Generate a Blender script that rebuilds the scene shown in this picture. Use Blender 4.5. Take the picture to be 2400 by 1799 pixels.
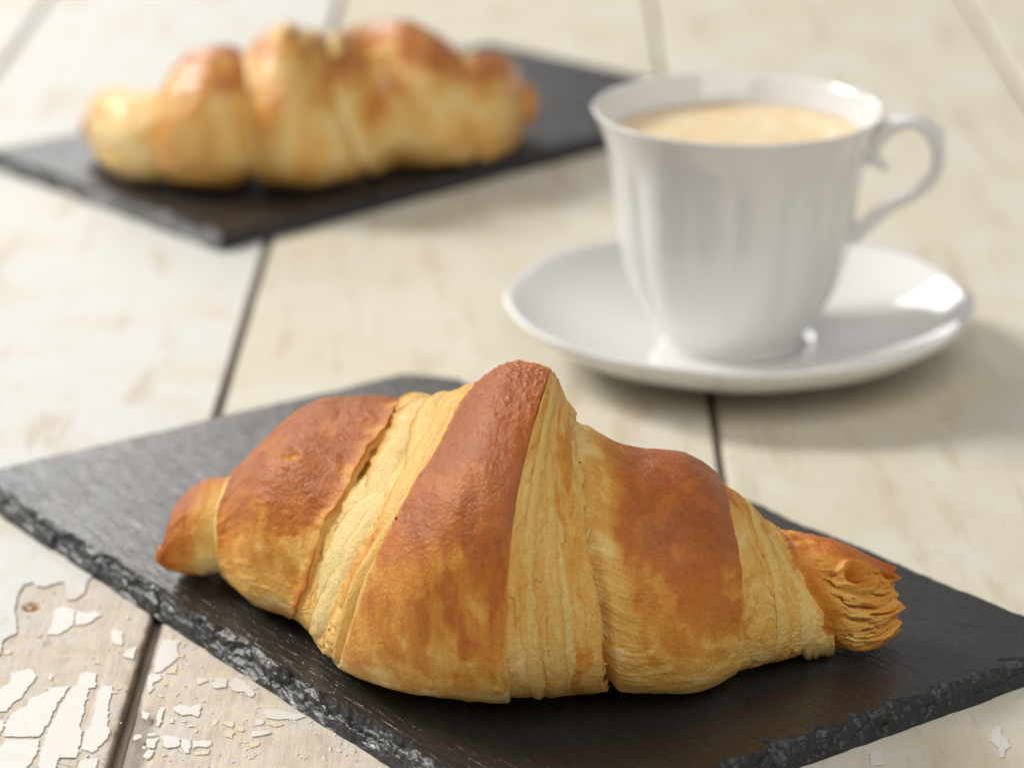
import bpy, math, random
import numpy as np
from mathutils import Vector

# ------------------------------------------------------------------ camera, world, light, exposure
scene = bpy.context.scene
for o in list(bpy.data.objects):
    bpy.data.objects.remove(o)
R = math.radians
PITCH = 19.713
CAM = Vector((0.0, -0.80936, 0.29))
cam_data = bpy.data.cameras.new("camera")
cam_data.lens = 105.8
cam_data.sensor_width = 36.0
cam_data.sensor_fit = 'HORIZONTAL'
cam_data.clip_start = 0.01
cam_data.clip_end = 50.0
cam_data.dof.use_dof = True
cam_data.dof.focus_distance = 0.648
cam_data.dof.aperture_fstop = 10.5
cam_data.dof.aperture_blades = 9
cam = bpy.data.objects.new("camera", cam_data)
cam.location = CAM
cam.rotation_euler = (R(90 - PITCH), 0, 0)
scene.collection.objects.link(cam)
scene.camera = cam

world = bpy.data.worlds.new("World")
scene.world = world
world.use_nodes = True
bg = world.node_tree.nodes["Background"]
bg.inputs["Color"].default_value = (1.0, 0.975, 0.93, 1)
bg.inputs["Strength"].default_value = 0.24


def area_lamp(name, loc, target, size_x, size_y, watts, color):
    d = bpy.data.lights.new(name, 'AREA')
    d.shape = 'RECTANGLE'
    d.size, d.size_y = size_x, size_y
    d.energy = watts
    d.color = color
    o = bpy.data.objects.new(name, d)
    o.location = loc
    o.rotation_euler = (Vector(target) - Vector(loc)).to_track_quat('-Z', 'Y').to_euler()
    scene.collection.objects.link(o)
    return o


# the window at the left, a little behind the table, and a weaker one further back
area_lamp("window_lamp", (-2.05, 0.98, 1.62), (0.0, -0.02, 0.02), 0.80, 0.80, 75.0, (1.0, 0.972, 0.925))
area_lamp("back_window_lamp", (-0.86, 2.80, 1.33), (-0.1, -0.05, 0.0), 1.0, 1.0, 15.0, (1.0, 0.985, 0.965))

area_lamp("added_fill_lamp", (0.35, -1.55, 1.95), (0.0, -0.1, 0.0), 1.7, 1.7, 23.0, (1.0, 0.975, 0.935))  # added fill above and behind the camera, lifts the front faces; no real source

scene.view_settings.view_transform = 'Standard'
scene.view_settings.look = 'None'
scene.view_settings.exposure = 0.05
scene.view_settings.gamma = 1.0
scene.view_settings.use_curve_mapping = False
scene.render.engine = 'CYCLES'
scene.cycles.use_denoising = True
scene.cycles.max_bounces = 8

MM = 0.001
COL = scene.collection
rng = np.random.default_rng(7)


# ------------------------------------------------------------------ small helpers
def lin(c):
    c = np.asarray(c, float) / 255.0
    return np.where(c <= 0.04045, c / 12.92, ((c + 0.055) / 1.055) ** 2.4)


def smooth(a, b, x):
    t = np.clip((x - a) / (b - a), 0, 1)
    return t * t * (3 - 2 * t)


def noise2(x, y, seed=0):
    x, y = np.broadcast_arrays(np.asarray(x, float), np.asarray(y, float))
    xi = np.floor(x).astype(np.int64); yi = np.floor(y).astype(np.int64)
    xf = x - xi; yf = y - yi
    u = xf * xf * xf * (xf * (xf * 6 - 15) + 10)
    v = yf * yf * yf * (yf * (yf * 6 - 15) + 10)

    def g(ix, iy, fx, fy):
        h = (ix * 374761393 + iy * 668265263 + seed * 974634777) & 0xFFFFFFFF
        h = ((h ^ (h >> 13)) * 1274126177) & 0xFFFFFFFF
        h = h ^ (h >> 16)
        a = (h & 0xFFFF) * (2 * math.pi / 65536.0)
        return np.cos(a) * fx + np.sin(a) * fy
    n00 = g(xi, yi, xf, yf); n10 = g(xi + 1, yi, xf - 1, yf)
    n01 = g(xi, yi + 1, xf, yf - 1); n11 = g(xi + 1, yi + 1, xf - 1, yf - 1)
    return 1.5 * ((n00 * (1 - u) + n10 * u) * (1 - v) + (n01 * (1 - u) + n11 * u) * v)


def fbm(x, y, octaves=4, seed=0, gain=0.5):
    s = 0; a = 1; t = 0
    for k in range(octaves):
        s = s + a * noise2(x * 2 ** k, y * 2 ** k, seed + 17 * k)
        t += a; a *= gain
    return s / t


def ridged(x, y, octaves=4, seed=0):
    s = 0; a = 1; t = 0
    for k in range(octaves):
        s = s + a * (1 - np.abs(noise2(x * 2 ** k, y * 2 ** k, seed + 31 * k)))
        t += a; a *= 0.5
    return s / t


def cells(x, y, seed=0):
    """distance to the nearest scattered point (one per unit cell) and that cell's random value"""
    xi = np.floor(x).astype(np.int64); yi = np.floor(y).astype(np.int64)
    best = np.full(np.shape(x), 9.0); val = np.zeros(np.shape(x))
    for dx in (-1, 0, 1):
        for dy in (-1, 0, 1):
            h = ((xi + dx) * 374761393 + (yi + dy) * 668265263 + seed * 974634777) & 0xFFFFFFFF
            h = ((h ^ (h >> 13)) * 1274126177) & 0xFFFFFFFF
            h = h ^ (h >> 16)
            px = xi + dx + (h & 0x3FF) / 1023.0; py = yi + dy + ((h >> 10) & 0x3FF) / 1023.0
            d = np.hypot(x - px, y - py)
            m = d < best
            best = np.where(m, d, best); val = np.where(m, ((h >> 20) & 0xFFF) / 4095.0, val)
    return best, val


def pchip(xk, yk, x):
    xk = np.asarray(xk, float); yk = np.asarray(yk, float)
    h = np.diff(xk); d = np.diff(yk) / h
    m = np.zeros_like(yk)
    for i in range(1, len(xk) - 1):
        if d[i - 1] * d[i] > 0:
            w1 = 2 * h[i] + h[i - 1]; w2 = h[i] + 2 * h[i - 1]
            m[i] = (w1 + w2) / (w1 / d[i - 1] + w2 / d[i])
    m[0] = d[0]; m[-1] = d[-1]
    i = np.clip(np.searchsorted(xk, x, side='right') - 1, 0, len(h) - 1)
    t = (x - xk[i]) / h[i]
    return ((1 + 2 * t) * (1 - t) ** 2 * yk[i] + t * (1 - t) ** 2 * h[i] * m[i]
            + t * t * (3 - 2 * t) * yk[i + 1] + t * t * (t - 1) * h[i] * m[i + 1])


def mesh_from(name, verts_mm, quads, tris=None, colors=None, attrs=None, smooth_shade=True):
    me = bpy.data.meshes.new(name)
    v = np.ascontiguousarray(np.asarray(verts_mm, np.float32).reshape(-1, 3) * MM)
    quads = np.asarray(quads, np.int32).reshape(-1, 4)
    tris = np.zeros((0, 3), np.int32) if tris is None else np.asarray(tris, np.int32).reshape(-1, 3)
    me.vertices.add(len(v)); me.vertices.foreach_set("co", v.ravel())
    nl = quads.size + tris.size
    me.loops.add(nl); me.loops.foreach_set("vertex_index", np.concatenate([quads.ravel(), tris.ravel()]))
    nf = len(quads) + len(tris)
    me.polygons.add(nf)
    me.polygons.foreach_set("loop_start", np.concatenate([np.arange(len(quads)) * 4, quads.size + np.arange(len(tris)) * 3]).astype(np.int32))
    me.polygons.foreach_set("use_smooth", np.full(nf, smooth_shade))
    me.update(calc_edges=True)
    if colors is not None:
        a = me.color_attributes.new("Col", 'FLOAT_COLOR', 'POINT')
        c = np.ones((len(v), 4), np.float32); c[:, :3] = np.asarray(colors).reshape(-1, 3)
        a.data.foreach_set("color", c.ravel())
    for k, val in (attrs or {}).items():
        a = me.attributes.new(k, 'FLOAT', 'POINT')
        a.data.foreach_set("value", np.asarray(val, np.float32).ravel())
    me.validate()
    return me


def grid_quads(n, m, wrap_m=False, flip=False):
    idx = np.arange(n * m).reshape(n, m)
    if wrap_m:
        idx = np.concatenate([idx, idx[:, :1]], 1)
    q = np.stack([idx[:-1, :-1], idx[1:, :-1], idx[1:, 1:], idx[:-1, 1:]], -1).reshape(-1, 4)
    return q[:, ::-1] if flip else q


def link(name, me, mat=None, parent=None, **props):
    o = bpy.data.objects.new(name, me)
    COL.objects.link(o)
    if mat is not None:
        me.materials.append(mat)
    if parent is not None:
        o.parent = parent
    for k, v in props.items():
        o[k] = v
    return o


def thing(name, label, category, group=None):
    o = bpy.data.objects.new(name, None)
    COL.objects.link(o)
    o.empty_display_size = 0.02
    o['label'] = label; o['category'] = category
    if group:
        o['group'] = group
    return o


# ------------------------------------------------------------------ materials
class NT:
    def __init__(self, name):
        self.m = bpy.data.materials.new(name); self.m.use_nodes = True
        self.t = self.m.node_tree; self.b = self.t.nodes["Principled BSDF"]

    def n(self, kind, **kw):
        nd = self.t.nodes.new(kind)
        for k, v in kw.items():
            if k.startswith('i_'):
                key = k[2:]
                nd.inputs[int(key) if key.isdigit() else key.replace('_', ' ')].default_value = v
            else:
                setattr(nd, k, v)
        return nd

    def l(self, a, b):
        self.t.links.new(a, b)

    def coords(self, scale=(1, 1, 1), rot=(0, 0, 0), src='Object'):
        tc = self.n('ShaderNodeTexCoord'); mp = self.n('ShaderNodeMapping')
        mp.inputs['Scale'].default_value = scale; mp.inputs['Rotation'].default_value = rot
        self.l(tc.outputs[src], mp.inputs[0])
        return mp.outputs[0]

    def noise(self, vec, scale, detail=4, rough=0.55, dist=0.0):
        nd = self.n('ShaderNodeTexNoise', i_Scale=scale, i_Detail=detail, i_Roughness=rough, i_Distortion=dist)
        self.l(vec, nd.inputs['Vector'])
        return nd.outputs['Fac']

    def ramp(self, fac, stops):
        r = self.n('ShaderNodeValToRGB'); e = r.color_ramp.elements
        while len(e) < len(stops):
            e.new(0.5)
        for el, (p, c) in zip(e, stops):
            el.position = p; el.color = tuple(c) + (1,) if len(c) == 3 else c
        self.l(fac, r.inputs[0])
        return r.outputs['Color']

    def mix(self, fac, a, b, mode='MIX'):
        nd = self.n('ShaderNodeMix', data_type='RGBA', blend_type=mode)
        for sock, val in ((nd.inputs[0], fac), (nd.inputs[6], a), (nd.inputs[7], b)):
            if hasattr(val, 'links'):
                self.l(val, sock)
            else:
                sock.default_value = val if not isinstance(val, (tuple, list)) or len(val) == 4 else tuple(val) + (1,)
        return nd.outputs[2]

    def math(self, op, a, b=0.0):
        nd = self.n('ShaderNodeMath', operation=op)
        for i, v in enumerate((a, b)):
            if hasattr(v, 'links'):
                self.l(v, nd.inputs[i])
            else:
                nd.inputs[i].default_value = v
        return nd.outputs[0]

    def bump(self, height, dist, strength=1.0, normal=None):
        nd = self.n('ShaderNodeBump', i_Strength=strength, i_Distance=dist)
        self.l(height, nd.inputs['Height'])
        if normal is not None:
            self.l(normal, nd.inputs['Normal'])
        return nd.outputs['Normal']


def g3(v):
    return (v, v, v)


def mat_pastry(name, gloss=0.0):
    t = NT(name); b = t.b
    at = t.n('ShaderNodeAttribute', attribute_name="Col")
    cr = t.n('ShaderNodeAttribute', attribute_name="crust")
    v = t.coords()
    pores = t.noise(v, 1900, 3, 0.6)
    patch = t.noise(v, 420, 4, 0.6)
    c1 = t.mix(t.math('MULTIPLY', t.ramp(patch, [(0.35, g3(0)), (0.7, g3(1))]), 0.08), at.outputs['Color'], (0.80, 0.55, 0.27), 'MIX')
    dark = t.ramp(pores, [(0.28, g3(0.60)), (0.45, g3(0.95)), (0.62, g3(1.0))])
    c2 = t.mix(0.75, c1, dark, 'MULTIPLY')
    hs = t.n('ShaderNodeHueSaturation', i_Saturation=1.0, i_Value=1.0)
    t.l(c2, hs.inputs['Color'])
    t.l(hs.outputs[0], b.inputs['Base Color'])
    rr = t.n('ShaderNodeMapRange', i_3=0.52 - 0.15 * gloss, i_4=0.31 - 0.14 * gloss)
    t.l(cr.outputs['Fac'], rr.inputs[0])
    rn = t.math('ADD', rr.outputs[0], t.math('MULTIPLY', t.math('SUBTRACT', patch, 0.5), 0.35))
    t.l(rn, b.inputs['Roughness'])
    b.inputs['Specular IOR Level'].default_value = 0.28 + 0.35 * gloss
    b.inputs['Subsurface Weight'].default_value = 0.10
    b.inputs['Subsurface Radius'].default_value = (1.0, 0.45, 0.16)
    b.inputs['Subsurface Scale'].default_value = 0.0022
    n1 = t.bump(t.noise(v, 2000, 3, 0.65), 0.00022, 0.8)
    n2 = t.bump(t.noise(v, 1150, 3, 0.6), 0.0005, 0.5, n1)
    n3 = t.bump(t.noise(v, 420, 4, 0.6), 0.0006, 0.4, n2)
    t.l(n3, b.inputs['Normal'])
    if gloss:
        b.inputs['Coat Weight'].default_value = 0.4
        b.inputs['Coat Roughness'].default_value = 0.2
    return t.m


def mat_slate(name, rot, edge=False):
    t = NT(name); b = t.b
    v = t.coords(rot=(0, 0, rot))
    st = t.n('ShaderNodeMapping'); st.inputs['Scale'].default_value = (0.15, 1.0, 1.0)
    t.l(v, st.inputs[0]); sv = st.outputs[0]
    big = t.noise(v, 45, 4, 0.6)
    fine = t.noise(sv, 2200, 3, 0.6, 0.3)
    streak = t.noise(sv, 800, 4, 0.6, 0.9)
    if edge:
        col = t.ramp(big, [(0.3, (0.012, 0.0125, 0.014)), (0.7, (0.026, 0.027, 0.030))])
        t.l(col, b.inputs['Base Color'])
        rough = t.ramp(fine, [(0.3, g3(0.26)), (0.7, g3(0.48))])
        t.l(rough, b.inputs['Roughness'])
        n1 = t.bump(t.noise(v, 330, 5, 0.6, 1.2), 0.0008, 0.45)
        n2 = t.bump(t.noise(v, 2000, 4, 0.7), 0.00015, 0.35, n1)
        t.l(n2, b.inputs['Normal'])
        b.inputs['Specular IOR Level'].default_value = 0.65
    else:
        col = t.ramp(big, [(0.3, (0.018, 0.018, 0.020)), (0.7, (0.030, 0.029, 0.030))])
        t.l(col, b.inputs['Base Color'])
        rough = t.ramp(streak, [(0.3, g3(0.17)), (0.7, g3(0.32))])
        t.l(rough, b.inputs['Roughness'])
        n1 = t.bump(streak, 0.00045, 0.75)
        n2 = t.bump(fine, 0.00014, 0.6, n1)
        t.l(n2, b.inputs['Normal'])
        b.inputs['Specular IOR Level'].default_value = 1.0
    return t.m


def mat_porcelain():
    t = NT("white_porcelain"); b = t.b
    b.inputs['Base Color'].default_value = (0.82, 0.815, 0.80, 1)
    b.inputs['Roughness'].default_value = 0.10
    b.inputs['Specular IOR Level'].default_value = 0.55
    b.inputs['Subsurface Weight'].default_value = 0.12
    b.inputs['Subsurface Radius'].default_value = (1.0, 0.9, 0.75)
    b.inputs['Subsurface Scale'].default_value = 0.003
    b.inputs['Coat Weight'].default_value = 0.3
    b.inputs['Coat Roughness'].default_value = 0.04
    return t.m


def mat_coffee():
    t = NT("milky_coffee_crema"); b = t.b
    v = t.coords()
    n = t.noise(v, 95, 4, 0.55, 1.6)
    f = t.noise(v, 900, 3, 0.6)
    c = t.ramp(n, [(0.30, lin((238, 206, 154))), (0.5, lin((247, 222, 178))), (0.72, lin((252, 238, 206)))])
    c = t.mix(0.2, c, t.ramp(f, [(0.35, g3(0.6)), (0.6, g3(1))]), 'MULTIPLY')
    t.l(c, b.inputs['Base Color'])
    b.inputs['Roughness'].default_value = 0.32
    t.l(t.bump(f, 0.0002, 0.3), b.inputs['Normal'])
    return t.m


def mat_paint(name, warm):
    """old white paint on boards: cream and beige blotches, faint grain along the board, hairline cracks"""
    t = NT(name); b = t.b
    v = t.coords()
    lng = t.n('ShaderNodeMapping'); lng.inputs['Scale'].default_value = (1.0, 0.16, 1.0)
    t.l(v, lng.inputs[0]); lv = lng.outputs[0]
    blotch = t.noise(v, 26, 5, 0.6, 0.5)
    blotch2 = t.noise(lv, 90, 5, 0.65, 0.3)
    grain = t.noise(lv, 520, 5, 0.6, 0.4)
    white = (0.735, 0.728, 0.695) if warm < 0.5 else (0.725, 0.695, 0.60)
    cream = (0.70, 0.625, 0.48)
    beige = (0.60, 0.51, 0.385)
    c = t.mix(t.ramp(blotch, [(0.53 - 0.14 * warm, g3(0)), (0.72 - 0.10 * warm, g3(0.85))]), white, cream)
    c = t.mix(t.ramp(blotch2, [(0.57 - 0.035 * warm, g3(0)), (0.67 - 0.02 * warm, g3(0.7))]), c, beige)
    c = t.mix(t.ramp(grain, [(0.30, g3(0.35)), (0.42, g3(0))]), c, (0.50, 0.44, 0.36))
    t.l(c, b.inputs['Base Color'])
    b.inputs['Roughness'].default_value = 0.5
    b.inputs['Specular IOR Level'].default_value = 0.18
    n1 = t.bump(grain, 0.00018, 0.5)
    n2 = t.bump(blotch2, 0.0005, 0.35, n1)
    t.l(n2, b.inputs['Normal'])
    return t.m


def mat_flake(name, col):
    t = NT(name); b = t.b
    v = t.coords()
    n = t.noise(v, 160, 4, 0.6)
    c = t.mix(t.ramp(n, [(0.5, g3(0)), (0.75, g3(0.5))]), col, (0.78, 0.71, 0.57))
    t.l(c, b.inputs['Base Color'])
    b.inputs['Roughness'].default_value = 0.45
    t.l(t.bump(t.noise(v, 900, 4, 0.6), 0.0001, 0.4), b.inputs['Normal'])
    return t.m


def mat_bare_wood():
    t = NT("bare_whitewashed_wood"); b = t.b
    v = t.coords()
    lng = t.n('ShaderNodeMapping'); lng.inputs['Scale'].default_value = (1.0, 0.07, 1.0)
    t.l(v, lng.inputs[0]); lv = lng.outputs[0]
    grain = t.noise(lv, 420, 6, 0.65, 0.5)
    fine = t.noise(lv, 1900, 4, 0.65)
    blotch = t.noise(v, 75, 6, 0.62, 0.8)
    b2 = t.noise(v, 190, 6, 0.65, 0.6)
    spots = t.noise(v, 1300, 3, 0.6)
    st = t.n('ShaderNodeAttribute', attribute_name="stain")
    c = t.ramp(grain, [(0.25, (0.50, 0.425, 0.34)), (0.5, (0.645, 0.57, 0.475)), (0.75, (0.71, 0.645, 0.56))])
    c = t.mix(t.ramp(blotch, [(0.42, g3(0)), (0.62, g3(0.75))]), c, (0.70, 0.66, 0.62))
    c = t.mix(t.ramp(b2, [(0.52, g3(0)), (0.60, g3(0.8))]), c, (0.74, 0.645, 0.49))
    c = t.mix(t.ramp(spots, [(0.27, g3(0.7)), (0.36, g3(0))]), c, (0.25, 0.20, 0.16))
    c = t.mix(t.ramp(fine, [(0.3, g3(0.4)), (0.45, g3(0))]), c, (0.33, 0.27, 0.21))
    c = t.mix(st.outputs['Fac'], c, (0.50, 0.20, 0.05))
    sd = t.n('ShaderNodeAttribute', attribute_name="edge_wear")
    c = t.mix(sd.outputs['Fac'], c, t.ramp(grain, [(0.3, (0.09, 0.07, 0.05)), (0.6, (0.20, 0.16, 0.12)), (0.8, (0.32, 0.265, 0.205))]))
    t.l(c, b.inputs['Base Color'])
    b.inputs['Roughness'].default_value = 0.68
    b.inputs['Specular IOR Level'].default_value = 0.3
    n1 = t.bump(fine, 0.00016, 0.6)
    n2 = t.bump(b2, 0.0004, 0.5, n1)
    n3 = t.bump(grain, 0.0003, 0.45, n2)
    t.l(n3, b.inputs['Normal'])
    return t.m


def mat_dark_wood():
    t = NT("dark_underside_wood"); b = t.b
    v = t.coords((1, 0.1, 1))
    c = t.ramp(t.noise(v, 300, 5, 0.6), [(0.3, (0.14, 0.112, 0.085)), (0.7, (0.32, 0.27, 0.21))])
    t.l(c, b.inputs['Base Color']); b.inputs['Roughness'].default_value = 0.8
    return t.m


M_PASTRY = mat_pastry("baked_pastry")
M_PASTRY_GLAZED = mat_pastry("glazed_pastry", 1.0)
M_PORCELAIN = mat_porcelain()
M_COFFEE = mat_coffee()
M_PAINT_COOL = mat_paint("old_white_paint", 0.1)
M_PAINT_WARM = mat_paint("old_cream_paint", 0.9)
M_FLAKE = mat_flake("white_paint_flake", (0.775, 0.765, 0.73))
M_FLAKE_CREAM = mat_flake("cream_paint_flake", (0.76, 0.665, 0.49))
M_WOOD = mat_bare_wood()
M_DARK = mat_dark_wood()

# ------------------------------------------------------------------ the table: planks, paint, flakes (all mm)
SHEET_EDGE = [(-98, -128), (-102.2, -139.9), (-102.5, -142.0), (-102.2, -148.4), (-103.9, -152.6), (-105.9, -152.3), (-107.5, -142.8), (-108.8, -141.7), (-112.3, -144.9), (-114.6, -144.5), (-115.3, -142.0), (-117.6, -143.5), (-118.1, -149.8), (-117.4, -158.8), (-116.2, -163.5), (-114.8, -171.5), (-116.8, -174.2), (-117.5, -176.1), (-116.8, -183.2), (-117.8, -184.5), (-123.9, -189.6), (-131, -205), (-142, -226), (-150, -231)]
FLAKES_A = [
    [(-106.3, -156.1), (-103.1, -158.5), (-102.4, -166.9), (-105.0, -172.2), (-107.9, -172.2), (-107.4, -166.9), (-108.1, -158.1)],
    [(-102.7, -158.8), (-100.6, -160.2), (-98.6, -158.8), (-96.5, -161.5), (-97.9, -163.5), (-99.2, -166.2), (-101.6, -167.2), (-102.0, -166.9)],
    [(-93.1, -168.9), (-90.5, -170.2), (-89.7, -178.4), (-92.3, -176.8)],
    [(-86.2, -178.7), (-86.2, -185.8), (-88.5, -184.5), (-88.5, -182.0)],
    [(-112.7, -193.3), (-108.8, -190.5), (-106.8, -194.9), (-107.7, -199.5), (-108.4, -203.7), (-108.4, -205.5), (-110.0, -208.5), (-110.7, -212.7), (-115.7, -213.3), (-117.5, -202.5), (-113.8, -201.3), (-112.3, -197.6)],
    [(-106.7, -206.4), (-102.8, -202.5), (-103.9, -200.7), (-98.6, -199.8), (-100.2, -209.7), (-100.6, -216.2), (-101.3, -221.4), (-101.8, -225.0), (-108.7, -225.0), (-109.5, -224.8), (-109.9, -217.4), (-109.4, -213.9), (-106.7, -209.7)],
    [(-108.6, -226.4), (-101.6, -226.4), (-101.0, -233.2), (-102.2, -239.3), (-104.6, -248.7), (-111.0, -248.7), (-112.8, -234.4), (-109.0, -229.3)],
    [(-98.0, -200.1), (-97.2, -199.5), (-97.2, -193.9), (-96.3, -192.4), (-93.6, -193.3), (-92.9, -200.4), (-94.4, -201.0), (-94.2, -204.9), (-94.1, -208.5), (-93.7, -213.9), (-93.8, -216.8), (-93.9, -219.7), (-92.9, -222.0), (-92.6, -226.5), (-92.4, -234.4), (-92.0, -238.8), (-93.1, -238.8), (-96.3, -237.1), (-95.9, -233.2), (-96.4, -244.5), (-99.4, -244.5), (-100.3, -233.8), (-100.3, -227.1), (-100.3, -221.4), (-99.6, -215.9), (-99.2, -209.7)],
    [(-91.9, -199.8), (-89.2, -199.8), (-88.9, -204.3), (-88.7, -210.3), (-87.8, -216.8), (-87.9, -219.7), (-86.9, -222.0), (-86.9, -225.4), (-87.8, -228.8), (-89.2, -232.7), (-91.9, -231.0), (-92.0, -225.4), (-92.1, -222.5), (-91.4, -219.7), (-91.4, -213.9), (-91.7, -207.3)],
    [(-91.0, -236.0), (-87.6, -235.5), (-87.2, -247.1), (-91.0, -247.1), (-91.5, -239.3)],
    [(-103.9, -193.3), (-103.2, -194.6), (-103.3, -197.0), (-104.1, -195.8)],
    [(-111.6, -216.8), (-110.4, -217.4), (-110.3, -224.3), (-113.8, -228.2), (-115.7, -216.8)],
]
FLAKES_B = [
    [(-80.5, -175.2), (-76.5, -175.6), (-76.9, -179.2), (-75.8, -184.1), (-77.4, -188.5), (-79.2, -192.5), (-80.6, -192.9), (-80.9, -185.5), (-80.8, -179.7)],
    [(-81.3, -193.6), (-79.0, -193.8), (-78.6, -195.9), (-80.4, -198.5), (-79.8, -201.4), (-80.7, -203.6), (-81.5, -198.9), (-81.6, -196.3)],
    [(-70.7, -195.5), (-68.3, -196.3), (-68.1, -197.2), (-70.2, -199.3), (-70.6, -197.2)],
    [(-66.3, -195.9), (-64.1, -195.9), (-63.8, -198.5), (-63.8, -200.6), (-66.4, -201.0), (-67.1, -198.9)],
    [(-62.3, -195.5), (-59.5, -198.1), (-57.2, -203.1), (-57.2, -205.2), (-58.1, -205.4), (-59.5, -202.7), (-61.4, -202.9), (-63.2, -199.8)],
    [(-74.5, -210.6), (-73.0, -209.4), (-70.7, -210.6), (-68.5, -209.0), (-68.4, -215.5), (-70.0, -214.3), (-72.3, -214.7), (-73.3, -213.5)],
    [(-77.2, -210.6), (-76.2, -211.0), (-76.3, -213.9), (-76.5, -220.0), (-77.3, -219.6), (-77.5, -216.3)],
    [(-81.2, -212.3), (-79.2, -213.9), (-79.5, -217.1), (-80.7, -215.9)],
    [(-74.5, -217.1), (-73.7, -216.3), (-73.6, -218.6), (-74.5, -218.2)],
    [(-75.6, -225.1), (-74.3, -224.5), (-71.3, -225.9), (-71.0, -228.7), (-71.7, -230.2), (-73.8, -230.6), (-74.4, -229.8)],
    [(-71.0, -225.9), (-69.0, -227.1), (-68.7, -229.1), (-68.7, -232.9), (-69.5, -232.9), (-70.8, -229.4)],
    [(-68.4, -227.1), (-64.6, -227.1), (-64.3, -228.7), (-65.2, -230.2), (-67.0, -229.8), (-68.2, -230.6)],
    [(-78.5, -226.3), (-76.1, -225.5), (-76.3, -228.3), (-76.5, -230.8), (-78.1, -230.2)],
    [(-77.7, -231.4), (-76.1, -231.6), (-76.9, -235.6), (-78.4, -234.9)],
    [(-54.7, -211.9), (-51.3, -211.9), (-45.4, -214.7), (-45.0, -215.3), (-47.9, -217.1), (-48.6, -216.5), (-51.5, -216.7), (-53.6, -215.9)],
    [(-55.6, -216.5), (-54.1, -216.9), (-53.9, -218.8), (-55.6, -219.6)],
    [(-56.2, -222.6), (-52.8, -222.4), (-51.7, -223.0), (-52.9, -224.1), (-56.0, -225.3)],
    [(-81.2, -224.3), (-80.0, -223.9), (-79.6, -225.5), (-81.0, -226.9), (-81.5, -226.3)],
    [(-78.6, -223.5), (-76.3, -223.5), (-77.3, -224.9), (-78.4, -224.9)],
    [(-70.2, -219.4), (-69.1, -219.6), (-69.2, -220.4), (-70.2, -220.2)],
]
FLAKES_B_CREAM = [
    [(-77.0, -189.6), (-76.0, -187.9), (-75.6, -193.3), (-78.0, -192.9)],
    [(-62.8, -217.9), (-60.7, -217.1), (-60.3, -218.8), (-60.6, -220.6), (-62.0, -219.6)],
    [(-59.7, -219.2), (-57.9, -221.2), (-58.1, -222.6), (-59.4, -222.0)],
    [(-62.1, -222.4), (-60.0, -222.3), (-60.2, -225.9), (-61.9, -224.7)],
    [(-56.3, -227.5), (-54.1, -227.1), (-54.1, -229.1), (-55.9, -230.4)],
    [(-67.8, -232.4), (-64.3, -231.0), (-64.6, -233.3), (-67.3, -233.7)],
    [(-53.4, -217.9), (-51.5, -217.3), (-49.5, -219.2), (-51.2, -220.4), (-53.1, -219.2)],
]
FLAKES_C = [
    [(104.5, -220.1), (105.9, -220.4), (105.5, -224.3), (106.6, -226.4), (106.4, -228.5), (106.6, -229.8), (105.1, -231.9), (104.5, -234.9), (103.4, -234.9), (103.9, -230.5), (102.7, -227.1), (103.5, -223.6)],
    [(76.4, -231.9), (78.6, -231.9), (78.8, -238.0), (75.6, -239.3)],
]


def ragged(poly, step=0.45, amp=0.28, seed=0, closed=True):
    """subdivide an outline and roughen it like broken paint"""
    p = np.asarray(poly, float)
    q = np.vstack([p, p[:1]]) if closed else p
    out = []
    for k, (a, b) in enumerate(zip(q[:-1], q[1:])):
        L = np.hypot(*(b - a)); n = max(1, int(L / step))
        nv = np.array([-(b - a)[1], (b - a)[0]]) / max(L, 1e-6)
        t = np.arange(n) / n
        d = amp * (fbm(t * L * 0.55 + 13.1 * k, np.full(n, seed * 1.7), 4, seed) * 2.0) * np.minimum(1, np.minimum(t, 1 - t) * L / 1.2)
        out.append(a + t[:, None] * (b - a) + d[:, None] * nv)
    if not closed:
        out.append(p[-1:])
    return np.vstack(out)


def flake_mesh(name, outline, z0=0.06, thick=0.30, curl=0.0, seed=0):
    """a chip of paint with thickness, its rim rounded a little and lifted"""
    n = len(outline)
    c = outline.mean(0)
    inner = outline + (c - outline) * (0.22 / np.maximum(np.hypot(*(outline - c).T), 0.3))[:, None]
    lift = curl * (0.5 + 0.5 * fbm(np.arange(n) * 0.11, np.full(n, seed + 0.3), 2, seed + 5))
    bot = np.column_stack([outline, z0 + lift * 0.8])
    edge = np.column_stack([outline, z0 + thick * 0.75 + lift])
    top = np.column_stack([inner, z0 + thick + lift * 0.85])
    me = bpy.data.meshes.new(name)
    from mathutils.geometry import tessellate_polygon
    tri = np.array(tessellate_polygon([[Vector((x, y, 0)) for x, y in inner]]), int)
    # keep the top facing up
    a, b_, d = inner[tri[:, 0]], inner[tri[:, 1]], inner[tri[:, 2]]
    area = (b_ - a)[:, 0] * (d - a)[:, 1] - (b_ - a)[:, 1] * (d - a)[:, 0]
    tri = np.where(area[:, None] < 0, tri[:, ::-1], tri)
    i = np.arange(n); j = (i + 1) % n
    q = np.vstack([np.column_stack([i, j, j + n, i + n]), np.column_stack([i + n, j + n, j + 2 * n, i + 2 * n])])
    return mesh_from(name, np.vstack([bot, edge, top]), q, tri + 2 * n, smooth_shade=False)


table = bpy.data.objects.new("tabletop", None)
COL.objects.link(table)
table['kind'] = 'structure'
TILT = 0.0105          # the boards run very slightly to the right
GAP_X = [-485.0, -346.0, -210.5, -81.6, 56.2, 196.3, 336.0, 476.0]   # joint positions at y = 0


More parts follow.
